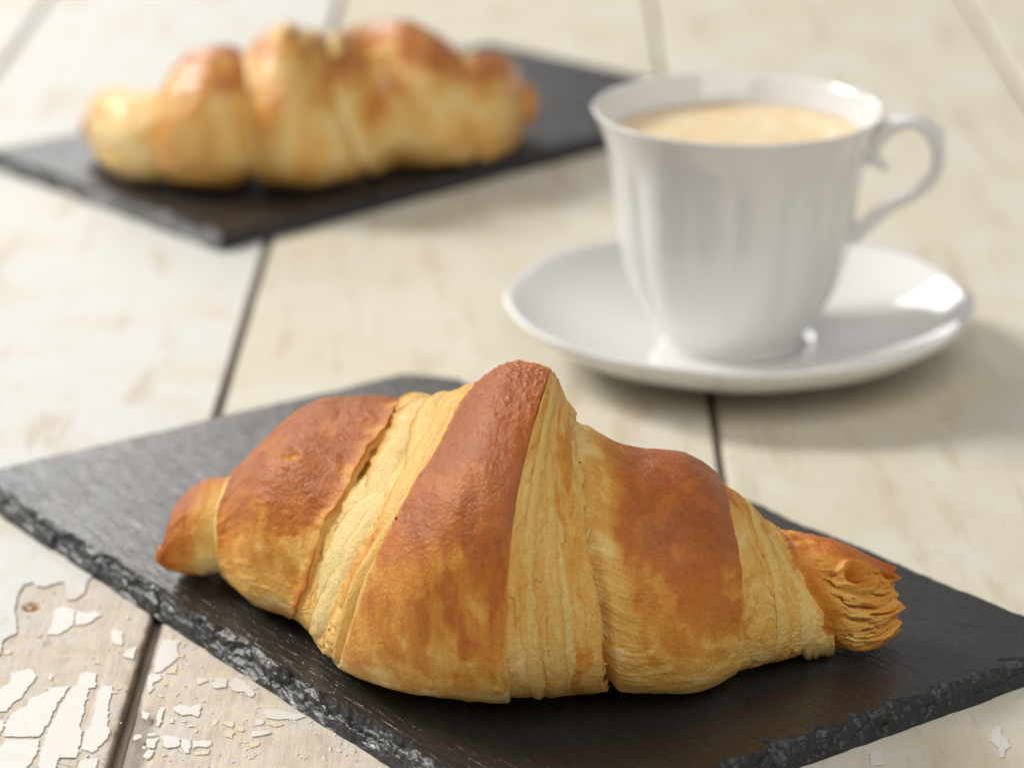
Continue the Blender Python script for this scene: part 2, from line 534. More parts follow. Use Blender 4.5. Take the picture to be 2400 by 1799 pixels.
def plank(k, painted):
    xl, xr = GAP_X[k] + 1.0, GAP_X[k + 1] - 1.0
    near = k in (2, 3)
    if near:
        ys = np.concatenate([np.linspace(-330, -258, 20)[:-1], np.linspace(-258, -90, 320)[:-1], np.linspace(-90, 1400, 120)])
        xs = np.concatenate([np.linspace(xl, xl + 45, 60)[:-1], np.linspace(xl + 45, xr, 190)]) if k == 2 else \
            np.concatenate([np.linspace(xl, xl + 50, 110)[:-1], np.linspace(xl + 50, xr, 60)])
    else:
        ys = np.concatenate([np.linspace(-330, 100, 160)[:-1], np.linspace(100, 1400, 90)])
        xs = np.linspace(xl, xr, 110)
    # extra columns right at both edges, so that the arris is rounded and worn
    xs = np.unique(np.concatenate([xs, xl + np.array([0, .15, .35, .6, .9, 1.3, 1.8]), xr - np.array([0, .15, .35, .6, .9, 1.3, 1.8])]))
    X, Y = np.meshgrid(xs, ys, indexing='ij')
    dl = X - xl; dr = xr - X
    wl = 1.0 + 0.7 * fbm(Y * 0.06, Y * 0 + k, 4, 11); wr = 1.0 + 0.7 * fbm(Y * 0.06, Y * 0 + k + 40, 4, 12)
    z = -1.4 * wl * np.exp(-dl / (0.55 * wl)) - 1.4 * wr * np.exp(-dr / (0.55 * wr))
    grooves = ridged(X * 0.16 + 0.4 * fbm(X * 0.02, Y * 0.01, 2, 9), Y * 0.004 + k * 7, 2, 21)
    z = z + (0.02 if not near else 0.10) * (-smooth(0.86, 0.99, grooves)) + 0.06 * fbm(X * 0.03, Y * 0.012 + 3 * k, 3, 4) - 0.06
    bare = 0.22 + 0.78 * smooth(30, -90, Y) if near else np.ones_like(Y)
    stain = np.zeros_like(X); wear = bare * smooth(1.6, 0.1, np.minimum(dl, dr) + 0.5 * fbm(X * 0.3, Y * 0.12, 3, 6))
    if k == 2:      # a small hole in the bare board
        for hx, hy, rx, ry, dep, st in ((-112.0, -156.0, 2.3, 2.6, 1.7, 0.9), (-104.6, -177.0, 1.5, 1.9, 0.35, 0.25)):
            q = np.hypot((X - hx) / rx, (Y - hy) / ry) + 0.12 * fbm(X * 0.5, Y * 0.5, 2, 3)
            z -= dep * smooth(1.05, 0.75, q); stain = np.maximum(stain, st * smooth(1.1, 0.7, q))
    if k == 3:      # broken arris beside the joint
        q = smooth(7.5, 3.0, dl + 1.6 * fbm(X * 0.3, Y * 0.15, 4, 8)) * smooth(-208, -216, Y) * smooth(-262, -232, Y)
        z -= 1.3 * q; wear = np.maximum(wear, 0.62 * q)
    if near:
        z += -0.05 + 0.05 * fbm(X * 1.2, Y * 0.25, 4, 77)
    sides = []
    bot = np.full_like(ys, -24.0)
    V = np.stack([X + TILT * Y, Y, z], -1)
    # side walls down from both long edges
    left = np.stack([V[0, :, 0] + 0.15, V[0, :, 1], np.full(len(ys), -6.0)], -1)[None]
    left2 = np.stack([V[0, :, 0] + 0.3, V[0, :, 1], bot], -1)[None]
    right = np.stack([V[-1, :, 0] - 0.15, V[-1, :, 1], np.full(len(ys), -6.0)], -1)[None]
    right2 = np.stack([V[-1, :, 0] - 0.3, V[-1, :, 1], bot], -1)[None]
    V = np.concatenate([left2, left, V, right, right2], 0)
    pad = lambda a, v: np.concatenate([np.full((2, a.shape[1]), v), a, np.full((2, a.shape[1]), v)], 0)
    me = mesh_from("plank", V, grid_quads(V.shape[0], V.shape[1]), attrs={"stain": pad(stain, 0.0), "edge_wear": np.concatenate([bare[:1], bare[:1], wear, bare[:1], bare[:1]], 0)})
    return link("plank", me, painted, table), (xl, xr)


planks = {}
for k in range(len(GAP_X) - 1):
    m = M_WOOD if k in (2, 3) else (M_PAINT_COOL if k < 2 else M_PAINT_WARM)
    planks[k], _ = plank(k, m)

# paint film that still covers the two partly bare boards
xl, xr = GAP_X[2] + 1.5, GAP_X[3] - 1.6
edge = ragged(SHEET_EDGE, 0.5, 0.30, 3, closed=False)
film = np.vstack([np.array([(xr + TILT * 1399, 1399.0), (xr + TILT * 600, 600.0), (xr, 0.0), (xr - 1.2, -90.0), (xr - 4, -110)]), edge, np.array([(xl - 2.4, -232.0), (xl, 0.0), (xl + TILT * 1399, 1399.0)])])


def film_mesh(name, outline, z0=0.02, thick=0.28):
    me = flake_mesh(name, outline, z0, thick)
    return me


link("paint_film", film_mesh("paint_film", film), M_PAINT_COOL, planks[2])
xl, xr = GAP_X[3] + 1.6, GAP_X[4] - 1.5
edge = ragged([(xr - 1.5, -150), (xr - 30, -138), (0, -120), (-40, -95), (-60, -70), (xl - .6, -62)], 1.0, 1.5, 5, closed=False)
film = np.vstack([np.array([(xr + TILT * 1399, 1399.0), (xr, 0.0)]), edge, np.array([(xl, 0.0), (xl + TILT * 1399, 1399.0)])])
link("paint_film", film_mesh("paint_film", film), M_PAINT_WARM, planks[3])

for pl, lst, m, seed0 in ((2, FLAKES_A, M_FLAKE, 100), (3, FLAKES_B, M_FLAKE, 200), (3, FLAKES_B_CREAM, M_FLAKE_CREAM, 300), (4, FLAKES_C, M_FLAKE, 400)):
    for i, poly in enumerate(lst):
        big = np.ptp(np.asarray(poly), 0).max()
        z0 = -0.02 if pl != 4 else 0.0
        me = flake_mesh("paint_flake", ragged(poly, 0.3, 0.36 if big > 5 else 0.2, seed0 + i), z0, 0.17 if m is M_FLAKE else 0.10, 0.16 if big < 9 and m is M_FLAKE else 0.08, seed0 + i)
        link("paint_flake", me, m, planks[pl])

# crumbs of paint too small to tell apart
r0 = random.Random(5)


def chips(n, zone, smin, smax, z0):
    vs, qs, ts, off = [], [], [], 0
    for _ in range(n):
        x, y = zone()
        a = smin + (smax - smin) * r0.random() ** 2
        m = r0.randint(6, 10)
        ang = np.sort(np.array([r0.random() for _ in range(m)])) * 2 * math.pi
        rad = a * (0.55 + 0.6 * np.array([r0.random() for _ in range(m)]))
        px = x + rad * np.cos(ang) * 0.8; py = y + rad * np.sin(ang) * 1.25
        t = 0.10 + 0.10 * r0.random()
        tilt = r0.uniform(-.08, .08)
        for zz, sc in ((0, 1), (t, 1), (t + .03, .8)):
            vs.append(np.column_stack([x + (px - x) * sc, y + (py - y) * sc, z0 + zz + tilt * (px - x)]))
        i = np.arange(m); j = (i + 1) % m
        qs += [np.column_stack([i, j, j + m, i + m]) + off, np.column_stack([i + m, j + m, j + 2 * m, i + 2 * m]) + off]
        ts.append(np.array([(0, q, q + 1) for q in range(1, m - 1)]) + 2 * m + off)
        off += 3 * m
    return mesh_from("paint_crumbs", np.vstack(vs), np.vstack(qs), np.vstack(ts), smooth_shade=False)


def zone_b():
    while True:
        x = GAP_X[3] + 2.5 + 62 * r0.random() ** 1.15; y = -262 + 90 * r0.random()
        if fbm(x * 0.11, y * 0.08, 3, 90) > 0.02 or r0.random() < 0.10:
            return x, y


def zone_a():
    while True:
        x = -118 + 34 * r0.random(); y = -250 + 110 * r0.random()
        if fbm(x * 0.12, y * 0.08, 3, 91) > 0.16:
            return x, y


link("paint_crumbs", chips(230, zone_b, 0.28, 1.3, -0.10), M_FLAKE_CREAM, planks[3], kind='stuff')
link("paint_crumbs", chips(130, zone_b, 0.25, 1.0, -0.09), M_FLAKE, planks[3], kind='stuff')
link("paint_crumbs", chips(60, zone_a, 0.3, 1.1, -0.05), M_FLAKE_CREAM, planks[2], kind='stuff')

# boards underneath, seen only as darkness in the joints
for gx in GAP_X[1:-1]:
    ysb = np.linspace(-329, 1399, 60)
    zz = -2.4 + 0.4 * fbm(ysb * 0.05, ysb * 0 + gx, 3, 66)
    tv = np.stack([np.column_stack([gx + dx + TILT * ysb, ysb, zz + dz]) for dx, dz in ((-1.6, -2), (-1.0, 0), (1.0, 0.2), (1.6, -2))])
    link("joint_tongue", mesh_from("joint_tongue", tv, grid_quads(4, 60)), M_DARK, table)
vb = np.array([(-520, -340, -26), (520, -340, -26), (520, 1410, -26), (-520, 1410, -26)])
link("underframe", mesh_from("underframe", vb, [(0, 1, 2, 3)]), M_DARK, table)


# ------------------------------------------------------------------ slate boards
def resample(poly, step):
    p = np.asarray(poly, float); q = np.vstack([p, p[:1]])
    seg = np.hypot(*np.diff(q, axis=0).T); L = np.concatenate([[0], np.cumsum(seg)])
    n = int(L[-1] / step); t = np.arange(n) * L[-1] / n
    return np.column_stack([np.interp(t, L, q[:, 0]), np.interp(t, L, q[:, 1])]), t, L


def slate(name, label, corners, bevels, thick, rot, seed, step=0.32, group=None, teeth_edge=None):
    """corners anticlockwise; bevels: width of the chipped slope along each side"""
    root = thing(name, label, "slate board", group)
    P, t, L = resample(corners, step)
    n = len(P)
    e = np.searchsorted(L, t, side='right') - 1
    bev = np.asarray(bevels, float)[e]
    ker = np.hanning(41); ker /= ker.sum()
    bev = np.convolve(np.concatenate([bev[-20:], bev, bev[:20]]), ker, 'valid')
    tan = np.roll(P, -3, 0) - np.roll(P, 3, 0); tan /= np.hypot(*tan.T)[:, None]
    for i in range(2):
        tan[:, i] = np.convolve(np.concatenate([tan[-15:, i], tan[:, i], tan[:15, i]]), np.ones(31) / 31, 'valid')
    tan /= np.hypot(*tan.T)[:, None]
    inn = np.column_stack([-tan[:, 1], tan[:, 0]])
    # irregular outline
    P = P + inn * (1.1 * fbm(t * 0.035, t * 0 + seed, 4, seed) + 0.9 * np.maximum(0, fbm(t * 0.09, t * 0 + seed + 5, 3, seed + 2)))[:, None]
    wid = bev * np.clip(1 + 0.55 * fbm(t * 0.05, t * 0 + 9 + seed, 3, seed + 1) + 0.35 * fbm(t * 0.25, t * 0 + 2, 3, seed + 4), 0.25, 2.2)
    if teeth_edge is not None:      # shards running in from the rim
        ph = (t * 0.085 + 0.35 * fbm(t * 0.03, t * 0, 2, seed + 3)) % 1.0
        wid = wid + np.where(e == teeth_edge, 5.0 * (1 - ph) ** 2.2 * smooth(0.0, 0.06, ph) * smooth(-0.4, 0.3, fbm(t * 0.02, t * 0 + 8, 2, seed)), 0)
    rows, NR = [], 30
    for j in range(NR):
        q = j / (NR - 1)
        zn = q ** 0.8
        lay = np.floor(zn * 6 + 0.9 * fbm(t * 0.06, t * 0 + 3, 3, seed + 8))
        jut = fbm(t * 0.13 + lay * 7.7, lay * 3.1, 4, seed + 6)
        ins = wid * (zn ** 1.5) + 0.55 * (jut + 0.3) * wid * 0.35 * np.sin(math.pi * min(q * 1.02, 1))
        tw = t + 5 * q * np.where(e % 2 == 0, 1, -1) + 3 * fbm(t * 0.08, np.full(n, q * 1.5), 3, seed + 12)
        cd, cv = cells(tw * 0.13, np.full(n, q * 2.0) + 0.35 * fbm(t * 0.2, np.full(n, q * 3.0), 2, seed + 11), seed + 9)
        rough = 0.95 * (cv - 0.55) - 0.35 * smooth(0.35, 0.8, cd) + 0.22 * fbm(t * 0.4, np.full(n, q * 4.0), 3, seed + 10)
        fade = math.sin(math.pi * min(1, max(0, q))) ** 0.6
        p = P + inn * (ins - 0.8 * rough * fade)[:, None]
        z = thick * zn + rough * fade * 1.1 + 0.12 * fbm(p[:, 0] * 0.05, p[:, 1] * 0.05, 3, seed) * q
        if j == 0:
            z = z * 0 + 0.02
        rows.append(np.column_stack([p, np.clip(z, 0.02, thick + 0.12)]))
    edge_v = np.stack(rows, 0)
    link("chipped_edge", mesh_from("chipped_edge", edge_v, grid_quads(NR, n, True)), mat_slate("slate_rim", rot, True), root)
    # the flat face: rings shrinking to the middle, starting exactly on the rim's last row
    c = edge_v[-1, :, :2].mean(0)
    fr = np.concatenate([np.linspace(0, 0.12, 14), np.linspace(0.12, 1.0, 40)[1:]])
    face = []
    for q in fr:
        p = edge_v[-1, :, :2] * (1 - q) + c * q
        z = thick + 0.12 * fbm(p[:, 0] * 0.05, p[:, 1] * 0.05, 3, seed) + 0.05 * fbm(p[:, 0] * 0.4, p[:, 1] * 0.4, 2, seed + 3) * smooth(0, .02, q)
        z = np.where(q == 0, edge_v[-1, :, 2], z)
        face.append(np.column_stack([p, z]))
    face = np.stack(face, 0)
    link("face", mesh_from("face", face, grid_quads(len(fr), n, True)), mat_slate("slate_face", rot), root)
    return root


SLATE_T = 5.7
slate("slate_board", "dark slate board in the foreground under the sharp croissant, rough chipped rim",
      [(-141.7, -85.6), (4.8, -280.6), (131.1, -188.2), (-14, -11), (-31, -6.0)], [3.3, 2.4, 1.6, 1.0, 1.3], SLATE_T, R(52), 3, teeth_edge=1, group="slate boards")
slate("slate_board", "dark slate board in the background under the blurred croissant, left of the cup",
      [(-188.5, 230.0), (-94.5, 125.5), (90, 306.0), (-9, 400.0)], [3.2, 2.0, 1.6, 1.3], SLATE_T, R(48), 23, step=0.6, group="slate boards")

# ------------------------------------------------------------------ croissants
# ribs: position along the roll, depth-centre y, half depth, height, underside z, then x every 30 degrees
# from the underside (-90) over the front (0) and the top (90) to the back
RIBS_NEAR = [
  (0.00, -156.7, 2.2, 4.4, 11.0, [-82.0, -82.1, -82.3, -82.5, -82.5, -82.5, -82.3, -82.1]),
  (0.30, -150.0, 8.7, 15.8, 7.5, [-77.9, -78.1, -78.8, -79.4, -79.6, -79.7, -79.5, -79.2]),
  (0.65, -146.9, 13.1, 21.9, 6.0, [-74.0, -74.0, -74.6, -75.1, -75.1, -74.8, -74.2, -73.5]),
  (1.00, -148.1, 15.2, 25.4, 6.0, [-68.0, -67.8, -68.8, -69.5, -69.6, -68.0, -66.8, -65.5]),
  (1.50, -155.6, 26.4, 44.0, 6.0, [-60.7, -58.9, -59.2, -58.5, -55.7, -50.5, -45.8, -41.4]),
  (2.00, -165.8, 28.5, 47.5, 6.0, [-53.3, -50.1, -48.3, -44.5, -38.1, -31.3, -25.6, -20.6]),
  (2.50, -176.6, 31.8, 53.0, 6.0, [-47.3, -43.9, -42.3, -38.6, -30.2, -21.3, -17.0, -12.8]),
  (3.00, -185.8, 35.7, 59.5, 6.0, [-42.2, -38.4, -36.8, -32.8, -24.1, -14.9, -9.1, -4.5]),
  (3.50, -196.9, 39.6, 66.0, 6.0, [-23.2, -20.6, -19.3, -16.8, -11.1, -4.7, -0.7, 2.9]),
  (4.00, -201.3, 39.8, 66.3, 6.0, [-1.0, -0.3, -0.7, -1.1, 0.2, 3.8, 7.3, 8.9]),
  (4.50, -200.5, 37.3, 62.1, 6.0, [10.0, 10.1, 9.4, 8.7, 7.7, 8.5, 9.9, 11.1]),
  (5.00, -200.0, 33.7, 56.2, 6.0, [21.0, 20.3, 19.3, 18.4, 15.7, 14.0, 13.5, 13.9]),
  (5.35, -202.6, 30.0, 50.0, 6.0, [29.1, 28.6, 27.7, 26.8, 24.9, 23.6, 23.8, 24.2]),
  (5.70, -202.2, 28.9, 48.2, 6.0, [38.7, 38.5, 37.8, 37.2, 36.7, 36.4, 36.7, 37.1]),
  (6.00, -195.2, 24.3, 40.6, 6.0, [49.6, 49.3, 49.7, 49.9, 49.6, 48.0, 46.9, 46.0]),
  (6.50, -189.9, 19.7, 32.9, 6.0, [62.0, 61.1, 60.8, 60.3, 58.4, 55.4, 53.9, 52.2]),
  (7.00, -187.2, 15.9, 26.5, 6.0, [71.7, 70.4, 69.8, 68.8, 64.7, 61.6, 60.0, 58.4]),
  (7.40, -190.6, 14.3, 25.9, 6.0, [77.0, 76.2, 75.7, 75.1, 73.1, 71.0, 69.9, 68.7]),
  (7.75, -191.3, 10.2, 20.5, 7.0, [81.7, 81.5, 81.7, 81.7, 81.2, 80.1, 79.5, 78.9]),
  (8.00, -191.2, 5.7, 13.5, 11.0, [86.5, 86.4, 86.7, 86.9, 86.4, 85.7, 85.2, 84.8]),
]
RIBS_FAR = [
  (0.00, 228.2, 4.0, 8.0, 12.0, [-149.9, -150.1, -150.4, -150.7, -150.8, -150.8, -150.7, -150.7]),
  (0.40, 206.9, 15.3, 25.5, 7.0, [-137.2, -137.8, -139.2, -140.3, -141.5, -141.6, -141.0, -140.6]),
  (0.90, 195.2, 18.6, 31.0, 6.0, [-120.7, -121.0, -122.3, -123.2, -123.3, -123.1, -122.6, -122.2]),
  (1.20, 193.9, 25.0, 41.7, 6.0, [-111.4, -111.5, -111.4, -111.4, -111.9, -112.3, -112.7, -113.0]),
  (1.60, 193.7, 27.6, 46.0, 6.0, [-100.2, -100.2, -99.6, -99.3, -99.6, -100.2, -101.2, -101.8]),
  (2.00, 195.9, 27.4, 45.7, 6.0, [-88.6, -88.8, -88.1, -87.9, -88.8, -90.1, -91.8, -93.1]),
  (2.45, 195.6, 32.0, 51.5, 6.0, [-73.7, -74.2, -74.4, -74.9, -76.0, -77.3, -78.7, -79.9]),
  (3.00, 204.3, 28.1, 46.8, 6.0, [-47.6, -49.2, -50.7, -52.6, -56.8, -59.6, -62.0, -64.1]),
  (3.30, 220.8, 27.8, 46.3, 6.0, [-38.4, -39.7, -39.7, -40.7, -45.2, -48.7, -52.0, -54.8]),
  (3.60, 221.2, 29.1, 48.4, 6.0, [-24.7, -26.0, -26.1, -27.2, -30.9, -34.0, -37.3, -40.1]),
  (4.00, 221.6, 23.1, 38.4, 6.0, [-12.6, -13.0, -12.7, -12.9, -14.0, -15.4, -17.1, -18.4]),
  (4.50, 235.0, 19.5, 32.5, 6.0, [-2.5, -2.4, -1.5, -1.0, -1.4, -2.1, -2.9, -3.5]),
  (5.00, 250.5, 9.6, 16.0, 10.0, [3.4, 3.6, 4.3, 4.6, 4.7, 4.4, 3.8, 3.4]),
]
D2R = math.pi / 180


class Roll:
    """the smooth body of a rolled croissant as a surface over (s, phi)"""

    def __init__(self, ribs, NS=1201, NP=541):
        sk = np.array([r[0] for r in ribs])
        self.s0, self.s1 = sk[0], sk[-1]
        S = np.linspace(sk[0], sk[-1], NS)
        yc, b, H, z0 = (pchip(sk, [r[i] for r in ribs], S) for i in (1, 2, 3, 4))
        deg = np.arange(-90, 121, 30.0)
        Xk = np.stack([pchip(sk, [r[5][j] for r in ribs], S) for j in range(8)], 1)   # NS x 8
        # on the far side the seams come back down to where they stand at the front
        back = np.stack([Xk[:, 7] * (1 - q) + Xk[:, 3] * q for q in (0.12, 0.35, 0.62, 0.85, 1.0)], 1)
        Xk = np.concatenate([Xk, back], 1); deg = np.concatenate([deg, [150, 180, 210, 240, 270]])
        PH = np.linspace(-90, 270, NP)
        # cubic in phi
        X = np.zeros((NS, NP))
        m = np.gradient(Xk, deg, axis=1)
        i = np.clip(np.searchsorted(deg, PH, side='right') - 1, 0, len(deg) - 2)
        h = (deg[i + 1] - deg[i]); t = (PH - deg[i]) / h
        X = (Xk[:, i] * (1 + 2 * t) * (1 - t) ** 2 + m[:, i] * h * t * (1 - t) ** 2
             + Xk[:, i + 1] * t * t * (3 - 2 * t) + m[:, i + 1] * h * t * t * (t - 1))
        c = np.cos(PH * D2R)[None]; s = np.sin(PH * D2R)[None]
        lo = 0.42
        ex = np.where(s >= 0, 0.95, 0.75)
        Y = yc[:, None] - b[:, None] * np.sign(c) * np.abs(c) ** ex
        Z = (z0 + lo * H)[:, None] + np.where(s >= 0, (1 - lo) * np.abs(s) ** 0.95, -lo * np.abs(s) ** 0.75) * H[:, None]
        P = np.stack([X, Y, Z], -1)
        k = np.hanning(25); k /= k.sum()
        Pp = np.concatenate([P[:1].repeat(12, 0), P, P[-1:].repeat(12, 0)], 0)
        for q in range(3):        # take the kinks out along the roll
            Pp2 = np.apply_along_axis(lambda v: np.convolve(v, k, 'valid'), 0, Pp[:, :, q])
            P[:, :, q] = Pp2
        k2 = np.hanning(9); k2 /= k2.sum()
        Pq = np.concatenate([P[:, :1].repeat(4, 1), P, P[:, -1:].repeat(4, 1)], 1)
        for q in range(3):
            P[:, 4:-4, q] = np.apply_along_axis(lambda v: np.convolve(v, k2, 'valid'), 1, Pq[:, :, q])[:, 4:-4]
        ds = np.gradient(P, axis=0); dp = np.gradient(P, axis=1)
        N = np.cross(ds, dp); N /= np.maximum(np.linalg.norm(N, axis=-1, keepdims=True), 1e-9)
        ctr = np.stack([X.mean(1), yc, z0 + 0.45 * H], -1)[:, None]
        sg = np.sign(((P - ctr) * N).sum(-1).mean())
        self.P, self.N, self.NS, self.NP = P, N * sg, NS, NP

    def trim(self, s):
        """how far the smooth body lies inside the measured outline, less towards the tips"""
        return 1.2 * smooth(0.1, 1.2, s - self.s0) * smooth(0.0, 0.9, self.s1 - s)

    def at(self, s, phi):
        a = np.clip((s - self.s0) / (self.s1 - self.s0), 0, 1) * (self.NS - 1.0001)
        b = np.clip((phi + 90) / 360, 0, 1) * (self.NP - 1.0001)
        i = a.astype(int); j = b.astype(int); u = (a - i)[..., None]; v = (b - j)[..., None]

        def bl(T):
            return (T[i, j] * (1 - u) + T[i + 1, j] * u) * (1 - v) + (T[i, j + 1] * (1 - u) + T[i + 1, j + 1] * u) * v
        return bl(self.P), bl(self.N)


# colours of baked dough, from raw-looking layers to deep brown crust
STOPS = np.array([0.0, 0.22, 0.45, 0.68, 1.0])
TONES = np.stack([lin((246, 221, 158)), lin((238, 190, 100)), lin((222, 152, 58)), lin((200, 114, 38)), lin((172, 90, 34))])


def bake_colour(t):
    t = np.clip(t, 0, 1)
    return np.stack([np.interp(t, STOPS, TONES[:, q]) for q in range(3)], -1)


def phi_lines(fine=0.42):
    return np.concatenate([np.arange(-90, -66, 2.0), np.arange(-66, 128, fine), np.arange(128, 270.1, 3.2)])


FLOOR = SLATE_T + 0.15


def patch(roll, name, parent, mat, sL, sR, nw, height, bake, lipL=0.0, lipR=0.0, depth=3.0, fine=0.42, floor=FLOOR, xjit=None, label=None):
    """one strip of the roll between two seams; lip = radius of its rounded edge, 0 = none"""
    ph = phi_lines(fine)
    w = np.linspace(0, 1, nw)
    if lipL:
        w = np.unique(np.concatenate([w, np.array([.002, .005, .01, .016, .024])]))
    if lipR:
        w = np.unique(np.concatenate([w, 1 - np.array([.002, .005, .01, .016, .024])]))
    Wg, PHg = np.meshgrid(w, ph, indexing='ij')
    l = sL(ph) if callable(sL) else np.full(len(ph), sL)
    r = sR(ph) if callable(sR) else np.full(len(ph), sR)
    S = l[None] + (r - l)[None] * Wg
    P, N = roll.at(S, PHg)
    width = np.linalg.norm(P[-1] - P[0], axis=-1)[None] + 0.3
    eL = Wg * width; eR = (1 - Wg) * width
    ctx = dict(w=Wg, s=S, phi=PHg, x=P[..., 0], a=PHg * 0.62, eL=eL, eR=eR, P=P)
    d = height(ctx)
    if lipL:
        q = np.clip(1 - eL / lipL, 0, 1); d = d - lipL * (1 - np.sqrt(1 - q * q * 0.995))
    if lipR:
        q = np.clip(1 - eR / lipR, 0, 1); d = d - lipR * (1 - np.sqrt(1 - q * q * 0.995))
    V = P + N * (d - roll.trim(S))[..., None]
    bk = bake(ctx)
    if xjit is not None:
        V[..., 0] += xjit(ctx)
    colr = bake_colour(bk)
    crust = np.clip(bk, 0, 1)
    pre, post = [], []
    if lipL:
        for k in range(4):
            pre.append(V[0] - N[0] * depth * (4 - k) / 4)
    if lipR:
        for k in range(4):
            post.append(V[-1] - N[-1] * depth * (k + 1) / 4)
    cc = [colr]; cr = [crust]
    if pre:
        V = np.concatenate([np.stack(pre), V]); cc.insert(0, np.repeat(bake_colour(np.full((1, len(ph)), 0.16)), len(pre), 0)); cr.insert(0, np.zeros((len(pre), len(ph))))
    if post:
        V = np.concatenate([V, np.stack(post)]); cc.append(np.repeat(bake_colour(np.full((1, len(ph)), 0.16)), len(post), 0)); cr.append(np.zeros((len(post), len(ph))))
    V[..., 2] = np.where(V[..., 2] < floor + 0.6, floor + 0.6 * np.exp((V[..., 2] - floor - 0.6) / 0.6), V[..., 2])
    me = mesh_from(name, V, grid_quads(V.shape[0], V.shape[1]), colors=np.concatenate(cc), attrs={"crust": np.concatenate(cr)})
    o = link(name, me, mat, parent)
    if label:
        o['label'] = label
    return o


def sheet(roll, name, parent, mat, phi0, phi1, root, tip, d_root, d_tip, rag=0.04, tone=0.12, seed=0, nphi=170, nw=12, bulge=0.6, thick=0.28, tone_tip=0.45):
    """a thin loose leaf of dough: attached along root(phi), free along tip(phi)"""
    ph = np.linspace(phi0, phi1, nphi); w = np.linspace(0, 1, nw)
    Wg, PHg = np.meshgrid(w, ph, indexing='ij')
    u = (PHg - phi0) / (phi1 - phi0)
    env = np.sin(math.pi * np.clip(u, 0.0, 1)) ** 0.45
    rt = root(PHg); tp = tip(PHg) + 0.8 * rag * fbm(PHg * 0.05, PHg * 0 + seed, 2, seed)
    S = rt + (tp - rt) * Wg * (0.25 + 0.75 * env) + rag * Wg ** 5 * (fbm(PHg * 0.16, PHg * 0 + seed, 3, seed + 2) + 0.22 * fbm(PHg * 0.7, PHg * 0, 2, seed + 1))
    P, N = roll.at(S, PHg)
    d = -roll.trim(S) + d_root + (d_tip - d_root) * env * Wg ** 0.8 + bulge * env * np.sin(math.pi * Wg) + 0.35 * fbm(PHg * 0.12, Wg * 2, 3, seed + 4) * Wg
    top = P + N * d[..., None]
    bot = P + N * (d - thick)[..., None]
    n = nw * nphi
    q1 = grid_quads(nw, nphi); q2 = grid_quads(nw, nphi, flip=True) + n
    idx = np.arange(n).reshape(nw, nphi)
    per = np.concatenate([idx[0, :], idx[1:, -1], idx[-1, -2::-1], idx[-2:0:-1, 0]])
    nx = np.roll(per, -1)
    q3 = np.column_stack([per, per + n, nx + n, nx])
    t = tone + (tone_tip - tone) * smooth(0.72, 1.0, Wg + 0.1 * fbm(PHg * 0.3, Wg, 2, seed)) + 0.14 * fbm(PHg * 0.2, Wg * 6, 3, seed + 9)
    col = bake_colour(t).reshape(-1, 3)
    V = np.concatenate([top.reshape(-1, 3), bot.reshape(-1, 3)])
    V[:, 2] = np.maximum(V[:, 2], FLOOR + 0.1)
    me = mesh_from(name, V, np.vstack([q1, q2, q3]), colors=np.vstack([col, col]), attrs={"crust": np.concatenate([t.ravel(), t.ravel()])})
    return link(name, me, mat, parent)


near = thing("croissant", "sharp golden brown croissant on the slate board in the foreground", "croissant", "croissants")
roll = Roll(RIBS_NEAR)


def skin_bumps(c, seed, amp=1.0):
    x, a = c['x'], c['phi'] * 0.62
    return amp * (0.9 * fbm(x * 0.06, a * 0.05, 3, seed) + 0.28 * fbm(x * 0.22, a * 0.2, 3, seed + 3) + 0.07 * fbm(x * 0.9, a * 0.8, 3, seed + 6))


def blisters(x, a, scale, seed, keep=0.5, size=0.34):
    d, v = cells(x * scale, a * scale, seed)
    return np.where(v > 1 - keep, smooth(size, 0.0, d), 0.0)


def streaks(c, seed, fx=0.28, fa=0.05):
    return fbm(c['x'] * fx + 0.6 * noise2(c['phi'] * 0.02, c['x'] * 0.05, seed), c['phi'] * fa, 5, seed)


def strata(c, layers, d0, d1, seed, along=0.02, amp=1.0):
    """drawn-out edges of many thin layers: meandering folds, steps that come and go, fine fibres"""
    ph, w = c['phi'], c['w']
    warp = 1.0 * fbm(ph * along, w * 2.0 + seed, 3, seed) + 0.35 * fbm(ph * 0.07, w * 5, 3, seed + 2)
    t = w * layers + warp
    fl = np.floor(t); fr = t - fl
    m = smooth(-0.25, 0.35, fbm(ph * 0.022 + fl * 2.7, fl * 5.1, 3, seed + 3))
    d = d0 + (d1 - d0) * w
    d = d + amp * m * 0.40 * (smooth(0.0, 0.10, fr) * smooth(1.0, 0.25, fr) - 0.4)
    d = d + amp * 0.80 * fbm(w * 2.6 + 0.5 * warp, ph * 0.012, 3, seed + 4)
    d = d + amp * (0.08 * fbm(t * 2.3, ph * 0.022, 3, seed + 5) + 0.05 * fbm(t * 7.0, ph * 0.05, 3, seed + 6))
    d = d + 0.14 * fbm(c['x'] * 0.5, ph * 0.25, 4, seed + 8)
    n1 = fbm(t * 0.9, ph * 0.012 + 0.3 * w, 2, seed + 14); n2 = fbm(t * 1.6 + 5, ph * 0.016, 2, seed + 15)
    seam = np.maximum(smooth(0.045, 0.0, np.abs(n1)), 0.8 * smooth(0.04, 0.0, np.abs(n2 - 0.12)))
    seam = seam * smooth(-0.25, 0.2, fbm(t * 1.1, ph * 0.04, 3, seed + 16))
    d = d - 0.38 * amp * seam
    tone = 0.22 * seam + 0.10 * m * smooth(0.16, 0.0, fr) + 0.10 * fbm(t * 3.0, ph * 0.02, 4, seed + 9) + 0.24 * fbm(w * 3 + warp, ph * 0.03, 4, seed + 10) + 0.10 * fbm(c['x'] * 0.5, ph * 0.22, 4, seed + 13)
    return d, tone


